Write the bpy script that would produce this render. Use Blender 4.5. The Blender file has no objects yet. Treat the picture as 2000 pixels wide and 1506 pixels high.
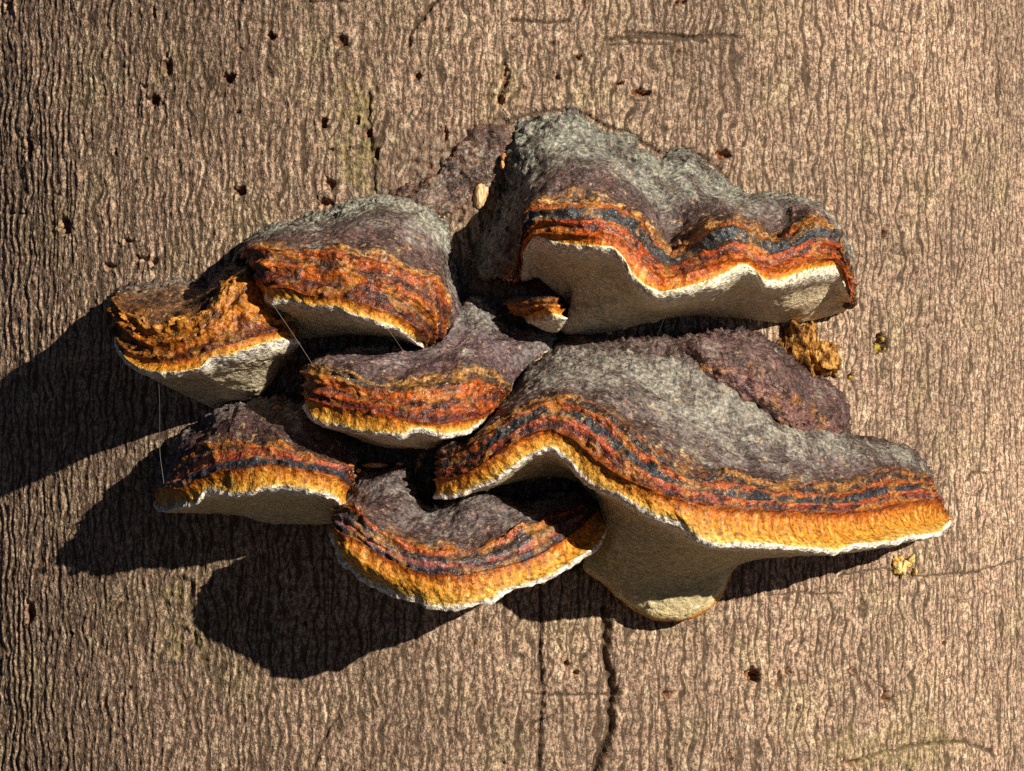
import bpy, math, random
import numpy as np

random.seed(7)
rng = np.random.default_rng(7)
S = 0.00025            # metres per photograph pixel at the front of the trunk
CAMD = 4400.0          # camera distance in those units
AX, RAD = -100.0, 1600.0   # trunk axis offset and trunk radius in those units

# ------------------------------------------------------------------ camera, sky, sun, exposure
scn = bpy.context.scene
col = scn.collection
cam_d = bpy.data.cameras.new('camera')
cam = bpy.data.objects.new('camera', cam_d)
col.objects.link(cam)
cam.location = (0, -CAMD * S, 0)
cam.rotation_euler = (math.radians(90), 0, 0)
cam_d.sensor_width = 36
cam_d.lens = 36 * CAMD / 2000.0
cam_d.clip_start, cam_d.clip_end = 0.01, 100
scn.camera = cam

SUN_AZ, SUN_EL = math.radians(40.5), math.radians(19.5)   # azimuth to the right of the camera side
world = bpy.data.worlds.new('World')
scn.world = world
world.use_nodes = True
wn = world.node_tree
bg = wn.nodes['Background']
sky = wn.nodes.new('ShaderNodeTexSky')
sky.sky_type = 'NISHITA'
sky.sun_disc = False
sky.sun_elevation = SUN_EL
sky.sun_rotation = math.pi - SUN_AZ
sky.air_density = 0.08
sky.dust_density = 0.0
wn.links.new(sky.outputs[0], bg.inputs[0])
bg.inputs[1].default_value = 0.05

sd = bpy.data.lights.new('sun', 'SUN')
sd.energy = 5.0
sd.angle = math.radians(0.5)
sd.color = (1.0, 0.90, 0.76)
sun = bpy.data.objects.new('sun', sd)
col.objects.link(sun)
sun.location = (1.5, -2.5, 2)
from mathutils import Vector
to_sun = Vector((math.sin(SUN_AZ) * math.cos(SUN_EL), -math.cos(SUN_AZ) * math.cos(SUN_EL), math.sin(SUN_EL)))
sun.rotation_euler = to_sun.to_track_quat('Z', 'Y').to_euler()

scn.view_settings.view_transform = 'Standard'
scn.view_settings.look = 'None'
scn.view_settings.exposure = 0.25
scn.view_settings.gamma = 1.0
scn.render.engine = 'CYCLES'
scn.cycles.use_denoising = False
scn.cycles.max_bounces = 6

# ------------------------------------------------------------------ numeric helpers
_perm = rng.permutation(256)
_perm = np.concatenate([_perm, _perm, _perm])
_g = rng.normal(size=(256, 3))
_g /= np.linalg.norm(_g, axis=1)[:, None]


def perlin(x, y, z=0.0):
    x, y, z = np.broadcast_arrays(np.asarray(x, float), np.asarray(y, float), np.asarray(z, float))
    xi, yi, zi = np.floor(x).astype(int), np.floor(y).astype(int), np.floor(z).astype(int)
    xf, yf, zf = x - xi, y - yi, z - zi
    fade = lambda t: t * t * t * (t * (t * 6 - 15) + 10)
    u, v, w = fade(xf), fade(yf), fade(zf)
    out = 0
    for dx in (0, 1):
        for dy in (0, 1):
            for dz in (0, 1):
                h = _perm[_perm[_perm[(xi + dx) & 255] + ((yi + dy) & 255)] + ((zi + dz) & 255)]
                g = _g[h]
                dot = g[..., 0] * (xf - dx) + g[..., 1] * (yf - dy) + g[..., 2] * (zf - dz)
                out = out + dot * (u if dx else 1 - u) * (v if dy else 1 - v) * (w if dz else 1 - w)
    return out * 1.5


def fbm(x, y, z=0.0, o=3):
    a, s, f = 1.0, 0.0, 1.0
    for k in range(o):
        s = s + a * perlin(x * f + 17.3 * k, y * f + 5.1 * k, z * f + 9.7 * k)
        a *= 0.5
        f *= 2.03
    return s


def sstep(a, b, x):
    t = np.clip((x - a) / (b - a), 0, 1)
    return t * t * (3 - 2 * t)


def pchip(x, Y, xq):
    """monotone cubic through knots x (K,), values Y (K, ...)"""
    x = np.asarray(x, float)
    Y = np.asarray(Y, float)
    h = np.diff(x)
    hs = h.reshape((-1,) + (1,) * (Y.ndim - 1))
    d = np.diff(Y, axis=0) / hs
    m = np.zeros_like(Y)
    if len(x) > 2:
        w1 = 2 * hs[1:] + hs[:-1]
        w2 = hs[1:] + 2 * hs[:-1]
        ok = d[:-1] * d[1:] > 0
        with np.errstate(divide='ignore', invalid='ignore'):
            hm = (w1 + w2) / (w1 / d[:-1] + w2 / d[1:])
        m[1:-1] = np.where(ok, hm, 0)
    m[0], m[-1] = d[0], d[-1]
    i = np.clip(np.searchsorted(x, xq, side='right') - 1, 0, len(x) - 2)
    t = ((xq - x[i]) / h[i]).reshape((-1,) + (1,) * (Y.ndim - 1))
    hh = hs[i]
    return ((2 * t**3 - 3 * t**2 + 1) * Y[i] + (t**3 - 2 * t**2 + t) * hh * m[i]
            + (-2 * t**3 + 3 * t**2) * Y[i + 1] + (t**3 - t**2) * hh * m[i + 1])


def at(px, py, d):
    """photograph pixel + distance out from the trunk surface -> scene units (multiply by S for metres)"""
    px, py, d = np.broadcast_arrays(np.asarray(px, float), np.asarray(py, float), np.asarray(d, float))
    dx, dz = (px - 1000) / CAMD, -(py - 753) / CAMD
    cx, cy = -AX, -CAMD - RAD          # camera relative to axis
    a = dx * dx + 1
    b = cx * dx + cy
    c = cx * cx + cy * cy - (RAD + d)**2
    disc = np.maximum(b * b - a * c, 0)
    t = (-b - np.sqrt(disc)) / a
    return np.stack([dx * t, -CAMD + t, dz * t], -1)


def to_px(P):
    t = P[..., 1] + CAMD
    return 1000 + P[..., 0] / t * CAMD, 753 - P[..., 2] / t * CAMD


def parse(s):
    return np.array([[float(c) for c in p.split(',')] for p in s.split()])


def srgb(h, k=1.0):
    c = [int(h[i:i + 2], 16) / 255 for i in (0, 2, 4)]
    return tuple(k * (x / 12.92 if x <= 0.04045 else ((x + 0.055) / 1.055)**2.4) for x in c) + (1,)


def grid_faces(nr, nc, wrap=False):
    r = np.arange(nr - 1)[:, None]
    c = np.arange(nc if wrap else nc - 1)[None, :]
    c2 = (c + 1) % nc
    a = r * nc + c
    b = r * nc + c2
    return np.stack([a, b, b + nc, a + nc], -1).reshape(-1, 4)


def mesh_from(name, V, F, attrs=None, smooth=True):
    me = bpy.data.meshes.new(name)
    n, f = len(V), len(F)
    me.vertices.add(n)
    me.vertices.foreach_set('co', np.ascontiguousarray(V, dtype=np.float32).ravel())
    k = F.shape[1]
    me.loops.add(f * k)
    me.loops.foreach_set('vertex_index', np.ascontiguousarray(F, dtype=np.int32).ravel())
    me.polygons.add(f)
    me.polygons.foreach_set('loop_start', np.arange(0, f * k, k, dtype=np.int32))
    me.polygons.foreach_set('loop_total', np.full(f, k, dtype=np.int32))
    me.polygons.foreach_set('use_smooth', np.full(f, smooth))
    for an, arr in (attrs or {}).items():
        arr = np.ascontiguousarray(arr, dtype=np.float32)
        if arr.ndim == 1:
            a = me.attributes.new(an, 'FLOAT', 'POINT')
            a.data.foreach_set('value', arr)
        else:
            a = me.attributes.new(an, 'FLOAT_VECTOR', 'POINT')
            a.data.foreach_set('vector', arr.ravel())
    me.update()
    me.validate()
    return me


def obj(name, me, mat, parent=None):
    o = bpy.data.objects.new(name, me)
    col.objects.link(o)
    if mat is not None:
        me.materials.append(mat)
    if parent is not None:
        o.parent = parent
        o.matrix_parent_inverse = parent.matrix_world.inverted()
    return o


def empty(name, loc):
    o = bpy.data.objects.new(name, None)
    o.empty_display_size = 0.02
    o.location = loc
    col.objects.link(o)
    bpy.context.view_layer.update()
    return o


def tag(o, label, cat, group=None):
    o['label'] = label
    o['category'] = cat
    if group:
        o['group'] = group
    return o


# ------------------------------------------------------------------ node helpers
class NT:
    def __init__(self, name, rough=0.8):
        self.mat = bpy.data.materials.new(name)
        self.mat.use_nodes = True
        self.t = self.mat.node_tree
        self.bsdf = self.t.nodes['Principled BSDF']
        self.bsdf.inputs['Roughness'].default_value = rough
        self.bsdf.inputs['Specular IOR Level'].default_value = 0.3
        self.co = self.n('ShaderNodeTexCoord').outputs['Object']

    def n(self, k, **kw):
        nd = self.t.nodes.new(k)
        for a, b in kw.items():
            setattr(nd, a, b)
        return nd

    def put(self, sock, v):
        if isinstance(v, bpy.types.NodeSocket):
            self.t.links.new(v, sock)
        else:
            sock.default_value = v

    def math(self, op, a, b=0.0, c=None, clamp=False):
        nd = self.n('ShaderNodeMath', operation=op, use_clamp=clamp)
        self.put(nd.inputs[0], a)
        self.put(nd.inputs[1], b)
        if c is not None:
            self.put(nd.inputs[2], c)
        return nd.outputs[0]

    def noise(self, scale, vec=None, detail=3, rough=0.55, dist=0.0, vscale=None):
        vec = vec or self.co
        if vscale:
            m = self.n('ShaderNodeVectorMath', operation='MULTIPLY')
            self.t.links.new(vec, m.inputs[0])
            m.inputs[1].default_value = vscale
            vec = m.outputs[0]
        nd = self.n('ShaderNodeTexNoise')
        self.t.links.new(vec, nd.inputs['Vector'])
        nd.inputs['Scale'].default_value = scale
        nd.inputs['Detail'].default_value = detail
        nd.inputs['Roughness'].default_value = rough
        nd.inputs['Distortion'].default_value = dist
        return nd.outputs['Fac']

    def attr(self, name, vec=False):
        nd = self.n('ShaderNodeAttribute', attribute_name=name)
        return nd.outputs['Vector' if vec else 'Fac']

    def maprange(self, v, a, b, c=0.0, d=1.0, smooth=True):
        nd = self.n('ShaderNodeMapRange', interpolation_type='SMOOTHSTEP' if smooth else 'LINEAR')
        self.put(nd.inputs['Value'], v)
        for k, x in zip(('From Min', 'From Max', 'To Min', 'To Max'), (a, b, c, d)):
            self.put(nd.inputs[k], x)
        return nd.outputs[0]

    def ramp(self, fac, stops, interp='LINEAR'):
        nd = self.n('ShaderNodeValToRGB')
        cr = nd.color_ramp
        cr.interpolation = interp
        while len(cr.elements) < len(stops):
            cr.elements.new(0.5)
        for e, (p, c) in zip(cr.elements, stops):
            e.position = p
            e.color = c if len(c) == 4 else tuple(c) + (1,)
        self.t.links.new(fac, nd.inputs[0])
        return nd.outputs[0]

    def mix(self, fac, a, b, mode='MIX'):
        nd = self.n('ShaderNodeMix', data_type='RGBA', blend_type=mode)
        self.put(nd.inputs[0], fac)
        self.put(nd.inputs[6], a)
        self.put(nd.inputs[7], b)
        return nd.outputs[2]

    def scale_col(self, c, k):
        nd = self.n('ShaderNodeVectorMath', operation='SCALE')
        self.put(nd.inputs[0], c)
        self.put(nd.inputs['Scale'], k)
        return nd.outputs[0]

    def bump(self, h, dist, strength=1.0):
        nd = self.n('ShaderNodeBump')
        nd.inputs['Distance'].default_value = dist
        nd.inputs['Strength'].default_value = strength
        self.t.links.new(h, nd.inputs['Height'])
        self.t.links.new(nd.outputs[0], self.bsdf.inputs['Normal'])

    def done(self, c):
        self.put(self.bsdf.inputs['Base Color'], c)
        return self.mat


# ------------------------------------------------------------------ tree trunk
def seg_dist(px, py, poly):
    best = np.full(px.shape, 1e9)
    for (x0, y0), (x1, y1) in zip(poly[:-1], poly[1:]):
        L = (x1 - x0)**2 + (y1 - y0)**2 + 1e-9
        t = np.clip(((px - x0) * (x1 - x0) + (py - y0) * (y1 - y0)) / L, 0, 1)
        best = np.minimum(best, np.hypot(px - x0 - t * (x1 - x0), py - y0 - t * (y1 - y0)))
    return best


HOLES = [  # px, py, half width, half height, depth
    (531, 71, 8, 8, 16), (664, 83, 15, 13, 8), (446, 153, 12, 10, 18), (299, 196, 14, 12, 18), (328, 131, 9, 18, 14),
    (470, 373, 14, 9, 18), (631, 240, 10, 10, 13), (644, 360, 11, 14, 10), (634, 395, 15, 10, 12), (1252, 181, 20, 8, 16),
    (1210, 163, 7, 5, 12), (816, 149, 10, 7, 10), (1414, 303, 13, 11, 16), (1129, 113, 6, 7, 11), (1090, 153, 8, 5, 9),
    (130, 440, 12, 17, 12), (58, 290, 8, 22, 11), (1471, 1321, 17, 17, 24), (1730, 1360, 11, 11, 18), (1303, 1356, 12, 9, 10),
    (1719, 672, 13, 21, 22), (1725, 457, 5, 9, 11), (1732, 443, 4, 5, 8), (1661, 734, 7, 7, 14), (1108, 1297, 8, 6, 10),
    (1125, 1314, 7, 5, 13), (1522, 1330, 5, 22, 9), (1538, 1312, 8, 7, 9), (1660, 1310, 9, 5, 8), (720, 260, 7, 12, 16),
    (735, 300, 6, 14, 13), (646, 290, 8, 5, 9), (700, 235, 5, 10, 9), (325, 108, 4, 7, 9), (280, 168, 6, 4, 9), (226, 298, 4, 6, 8),
    (1560, 1385, 4, 14, 8), (1765, 1106, 18, 14, 9), (1840, 1255, 5, 5, 6), (60, 1195, 9, 25, 8), (142, 1237, 5, 5, 8),
    (940, 250, 20, 6, 8), (870, 262, 5, 15, 8), (465, 220, 7, 4, 8), (20, 10, 9, 8, 10), (1330, 5, 15, 6, 11), (300, 23, 4, 12, 9),
    (985, 150, 7, 22, 9), (978, 195, 8, 14, 10), (250, 470, 10, 6, 8), (215, 520, 12, 7, 7), (1500, 1440, 4, 5, 6), (1660, 1490, 22, 8, 6),
    (280, 505, 14, 6, 7), (300, 512, 9, 8, 9)]
CRACKS = [  # polyline, half width, depth
    ("940,330 960,280 992,236 1046,220 1112,214 1145,223 1179,245 1222,258 1258,279 1292,300 1331,288 1378,310 1414,340 1419,366", 3.4, 9),
    ("745,400 790,380 830,355 870,335", 3.0, 8), ("830,345 850,370 880,380", 3.0, 9), ("905,300 930,318 958,320", 3.5, 10), ("880,290 905,300 900,330 915,350", 2.6, 8), ("770,372 800,360 815,340", 2.4, 7), ("895,395 905,420 890,440", 3.0, 8),
    ("855,0 842,12 832,30 812,48 804,62 797,92", 3.2, 9),
    ("1053,1150 1056,1230 1052,1280 1060,1350 1055,1420 1050,1506", 3.2, 10),
    ("1180,1190 1184,1225 1180,1275 1190,1320 1196,1350 1190,1390 1192,1420 1178,1460 1160,1510", 8.5, 22),
    ("1020,1352 1060,1356 1120,1357 1170,1356 1212,1357", 2.0, 5), ("1040,1412 1065,1404", 2, 5),
    ("1180,78 1250,70 1330,75 1400,68 1440,72", 4.2, 8), ("1220,63 1300,66 1380,80", 3.0, 7), ("1000,38 1060,44 1110,42", 3.4, 7), ("1190,88 1240,84 1300,86", 2.6, 6),
    ("1888,945 1892,928 1905,922 1930,925 1948,920 1955,885", 2.0, 5), ("1700,44 1740,60 1790,66", 1.8, 4),
    ("1245,195 1222,235 1218,258 1226,268", 2.2, 5), ("985,125 995,140 990,165 978,180 972,200", 3.0, 8),
    ("1636,1124 1720,1110 1800,1125 1900,1118 2000,1090", 2.4, 5), ("1660,1490 1720,1470 1790,1455 1880,1448 1940,1470", 3.4, 7), ("1500,1162 1560,1158 1640,1160", 2.4, 5),
    ("1735,490 1765,500", 1.8, 5), ("860,245 866,258 862,275 872,285", 2.0, 6), ("960,238 980,232 1000,243 1012,240", 3.5, 9),
    ("20,415 50,417", 2.2, 5), ("720,180 722,240 728,300 732,360 740,400", 3.5, 9), ("690,290 720,288 728,290", 2, 5),
    ("1290,1375 1310,1420 1300,1460 1310,1506", 2.4, 6), ("1710,1300 1720,1340 1735,1365", 2, 6), ("600,3 690,3", 2, 5),
    ("610,1500 640,1430 660,1400", 3, 5), ("1350,1225 1380,1245 1380,1290", 1.8, 4)]


def build_trunk():
    ds = 3.1
    ph = np.concatenate([np.arange(-180, -46, 2.0), np.degrees(np.arange(-46 * math.pi / 180 * RAD, 65 * math.pi / 180 * RAD, ds) / RAD), np.arange(65.2, 179.9, 2.0)])
    ph = np.radians(ph)
    zz = np.concatenate([np.linspace(-3600, -885, 60)[:-1], np.arange(-885, 885, ds), np.linspace(886, 3600, 60)])
    P, Z = np.meshgrid(ph, zz)
    nr, nc = P.shape
    s = RAD * P
    base = np.stack([AX + RAD * np.sin(P), RAD - RAD * np.cos(P), Z], -1)
    px, py = to_px(base)
    front = np.cos(P) > 0.2
    # furrowed bark: wavy vertical fissures, broken up, between granular plates
    sw = s + 10 * perlin(s / 75, Z / 120, 3) + 9 * perlin(s / 30, Z / 48, 8) + 2.2 * perlin(s / 12, Z / 18, 21)

    def fissures(pitch, k, w):
        q = sw / pitch + 0.9 * perlin(s / 110, Z / 500, k) + 0.45 * perlin(s / 31, Z / 75, k + 1)
        t = q - np.floor(q)                      # 0 at a fissure, rising across the plate to the next one
        f = np.minimum(t, 1 - t) * pitch
        ww = w * (1 + 0.7 * perlin(s / 18, Z / 45, k + 2))
        mask = sstep(-0.62, -0.12, perlin(s / 24, Z / 130, k + 3))
        plate = np.where(t < 0.76, t, (1 - t) / 0.24 * 0.76)
        return np.exp(-(f / np.maximum(ww, 0.5))**2) * mask, plate * mask

    fur1, pl1 = fissures(22.0, 1, 3.2)
    fur2, pl2 = fissures(16.0, 111, 2.3)
    gran = fbm(s / 8.5, Z / 11, 2, 2)
    knob = perlin(s / 14, Z / 20, 31)
    ridge = perlin(sw / 13, Z / 120, 41)
    crossn = perlin(s / 120, Z / 11, 51)
    h = -0.9 * fur1 - 0.5 * fur2 + 2.9 * pl1 + 2.0 * pl2 + 1.5 * gran + 1.2 * knob + 1.2 * ridge + 0.6 * crossn + 5 * perlin(s / 240, Z / 420, 61)
    # smoother at the far right side, where the furrows run fine
    hole = np.zeros_like(s)
    wob = 1 + 0.55 * perlin(s / 10, Z / 10, 71) + 0.3 * perlin(s / 5, Z / 5, 72)
    for x, y, rx, ry, dp in HOLES:
        sel = front & (np.abs(px - x) < rx * 3) & (np.abs(py - y) < ry * 3)
        if sel.any():
            q = np.hypot((px[sel] - x) / rx, (py[sel] - y) / ry) * wob[sel]
            w = 1 - sstep(0.55, 1.05, q)
            h[sel] -= dp * 1.25 * w
            h[sel] += 2.0 * np.exp(-((q - 1.3) / 0.25)**2)
            hole[sel] = np.maximum(hole[sel], w * min(1, dp / 14))
    for k in range(260):      # pin holes bored through the bark
        x, y = rng.uniform(0, 2000), rng.uniform(0, 1506)
        if rng.random() > math.exp(-((x - 1150) / 420)**2) + 0.12:
            continue
        r = rng.uniform(2.2, 4.6)
        sel = front & (np.abs(px - x) < r * 3) & (np.abs(py - y) < r * 3)
        q = np.hypot(px[sel] - x, py[sel] - y) / r
        w = 1 - sstep(0.5, 1.3, q)
        h[sel] -= 7 * w
        hole[sel] = np.maximum(hole[sel], w)
    crk = np.zeros_like(s)
    for poly, hw, dp in CRACKS:
        pl = parse(poly)
        b = pl.min(0) - 30, pl.max(0) + 30
        sel = front & (px > b[0][0]) & (px < b[1][0]) & (py > b[0][1]) & (py < b[1][1])
        xx = px[sel] + 5 * perlin(px[sel] / 12, py[sel] / 16, 81)
        yy = py[sel] + 3 * perlin(px[sel] / 15, py[sel] / 12, 83)
        w = np.exp(-(seg_dist(xx, yy, pl) / hw)**2)
        h[sel] -= dp * w
        crk[sel] = np.maximum(crk[sel], w)
    # knots and scars
    for x, y, r in ((1118, 1305, 42), (350, 1255, 46), (352, 1150, 36), (1760, 270, 26), (664, 83, 24)):
        q = np.hypot(px - x, (py - y) * 1.25)
        sel = front & (q < r * 2)
        h[sel] += 3.2 * np.exp(-((q[sel] / r - 1) / 0.16)**2) - 2.4 * np.exp(-((q[sel] / r - 0.62) / 0.16)**2)
    # crusty rust-coloured ground round the foot of the fungi
    rust = np.zeros_like(s)
    for x, y, rx, ry, a in ((900, 350, 110, 85, 1.0), (960, 285, 60, 45, .8), (820, 380, 80, 45, .7), (1000, 600, 200, 120, .7), (1000, 900, 420, 160, .6), (1540, 1250, 10, 10, 0)):
        rust = np.maximum(rust, a * np.exp(-((px - x) / rx)**4 - ((py - y) / ry)**4))
    rust *= front
    lump = 0.45 - 1.5 * np.abs(fbm(s / 34, Z / 26, 91, 3)) + 0.5 * perlin(s / 15, Z / 12, 92)
    h = h * (1 - 0.5 * rust) + rust * (8 * lump + 6 * perlin(s / 60, Z / 45, 93) + 4 + 3.0 * gran)
    algae = 0.95 * np.exp(-((px - 700 - 0.05 * (py - 250)) / 38)**4 - ((py - 265) / 120)**4)
    for x, y, rx, ry, a in ((980, 170, 40, 60, .5), (1750, 1460, 150, 45, .7), (330, 125, 40, 40, .5), (130, 440, 40, 45, .5), (350, 1255, 50, 40, .8), (350, 1150, 40, 35, .6), (780, 385, 60, 30, .6), (1100, 700, 300, 200, .0)):
        algae = np.maximum(algae, a * np.exp(-((px - x) / rx)**4 - ((py - y) / ry)**4))
    algae *= front * sstep(-0.5, 0.3, fbm(s / 30, Z / 40, 95, 2))
    h += algae * 4 * perlin(s / 11, Z / 14, 97)
    r = RAD + h
    V = np.stack([AX + r * np.sin(P), RAD - r * np.cos(P), Z], -1).reshape(-1, 3) * S
    F = grid_faces(nr, nc, wrap=True)
    fur = np.clip(np.maximum(np.maximum(fur1, 0.8 * fur2), crk), 0, 1)
    me = mesh_from('trunk', V, F, dict(furrow=fur.ravel(), hole=hole.ravel(), rust=rust.ravel(), algae=algae.ravel(),
                                      plate=(knob + 0.7 * gran).ravel(),
                                      bark=np.stack([s / 100, Z / 100, 0 * s], -1).reshape(-1, 3)))
    return me


def bark_material():
    m = NT('bark', 0.85)
    bk = m.attr('bark', True)
    big = m.noise(0.55, bk, 4, 0.6)
    med = m.noise(5.0, bk, 3, 0.6, vscale=(1, 0.6, 1))
    fine = m.noise(14.0, bk, 2, 0.6, vscale=(1, 0.6, 1))
    grain = m.noise(30.0, bk, 1, 0.5)
    base = m.ramp(med, [(0.30, srgb('745c48')), (0.45, srgb('a1866c')), (0.56, srgb('ba9f84')), (0.70, srgb('e2cfae'))])
    pink = m.ramp(big, [(0.3, srgb('a08872')), (0.5, srgb('aa8a78')), (0.7, srgb('a6986f'))])
    c = m.mix(0.45, base, pink)
    # mealy lichen speckle
    sp = m.maprange(fine, 0.43, 0.57)
    c = m.mix(sp, m.scale_col(c, 0.42), m.scale_col(c, 1.16))
    dk = m.maprange(grain, 0.54, 0.66)
    c = m.mix(m.math('MULTIPLY', dk, 0.60), c, srgb('463a30'))
    lt = m.maprange(grain, 0.42, 0.32)
    c = m.mix(m.math('MULTIPLY', lt, 0.35), c, srgb('e8d8c0'))
    wide = m.noise(0.22, bk, 3, 0.55, 0.3)
    c = m.scale_col(c, m.maprange(wide, 0.32, 0.68, 0.82, 1.36, False))
    # brown cork in the fissures
    stk = m.noise(1.0, bk, 2, 0.5, 0.2, vscale=(5.0, 0.7, 1))
    c = m.scale_col(c, m.maprange(stk, 0.3, 0.7, 0.84, 1.18, False))
    c = m.mix(m.math('MULTIPLY', m.maprange(m.attr('furrow'), 0.22, 0.80), 0.82), c, srgb('4a3a2a', .7))
    c = m.mix(m.math('MULTIPLY', m.attr('algae'), 0.55), c, m.ramp(fine, [(0.3, srgb('3c3a1c')), (0.7, srgb('b8a768'))]))
    rustc = m.ramp(m.noise(9.0, bk, 3, 0.6), [(0.32, srgb('2c1f18')), (0.42, srgb('6a4432')), (0.50, srgb('8f7460')), (0.57, srgb('77756a')), (0.64, srgb('9a9486')), (0.75, srgb('cdb59c'))])
    c = m.mix(m.math('MULTIPLY', m.attr('rust'), 0.8), c, rustc)
    c = m.mix(m.math('MULTIPLY', m.attr('hole'), 0.8), c, m.ramp(fine, [(0.35, srgb('3a1e0e')), (0.65, srgb('9a5a2a'))]))
    hb = m.math('ADD', m.math('MULTIPLY', fine, 1.0), m.math('MULTIPLY', grain, 0.6))
    m.bump(hb, 0.0008, 0.9)
    return m.done(c)


tree = empty('tree', (AX * S, RAD * S, -3600 * S))
trunk = obj('trunk', build_trunk(), bark_material(), tree)
tag(tree, 'thick tree trunk with pinkish grey furrowed bark carrying all the bracket fungi', 'tree')

# ------------------------------------------------------------------ unseen forest floor sheet, added to bounce light onto the undersides
def build_ground():
    n = 61
    g = np.linspace(-12, 12, n)
    gx, gy = np.meshgrid(g, g)
    gz = -3600 * S + 0.02 + 0.05 * fbm(gx / 1.5, gy / 1.5, 3.0, 3)
    V = np.stack([gx, gy, gz], -1).reshape(-1, 3)
    m = NT('bounce_floor', 0.9)
    f = m.noise(14, None, 4, 0.65)
    c = m.ramp(f, [(0.3, (0.018, 0.015, 0.010)), (0.5, (0.042, 0.035, 0.025)), (0.7, (0.08, 0.065, 0.045))])
    m.bump(f, 0.02, 0.7)
    o = obj('ground', mesh_from('ground', V, grid_faces(n, n)), m.done(c))
    o['kind'] = 'structure'
    o['label'] = 'plain forest floor sheet out of view, added to bounce light up under the brackets'


build_ground()

# ------------------------------------------------------------------ bracket fungi
PORE = 'e4d6b4'


def srgb_node(m, h):
    nd = m.n('ShaderNodeRGB')
    nd.outputs[0].default_value = srgb(h)
    return nd.outputs[0]


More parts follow.
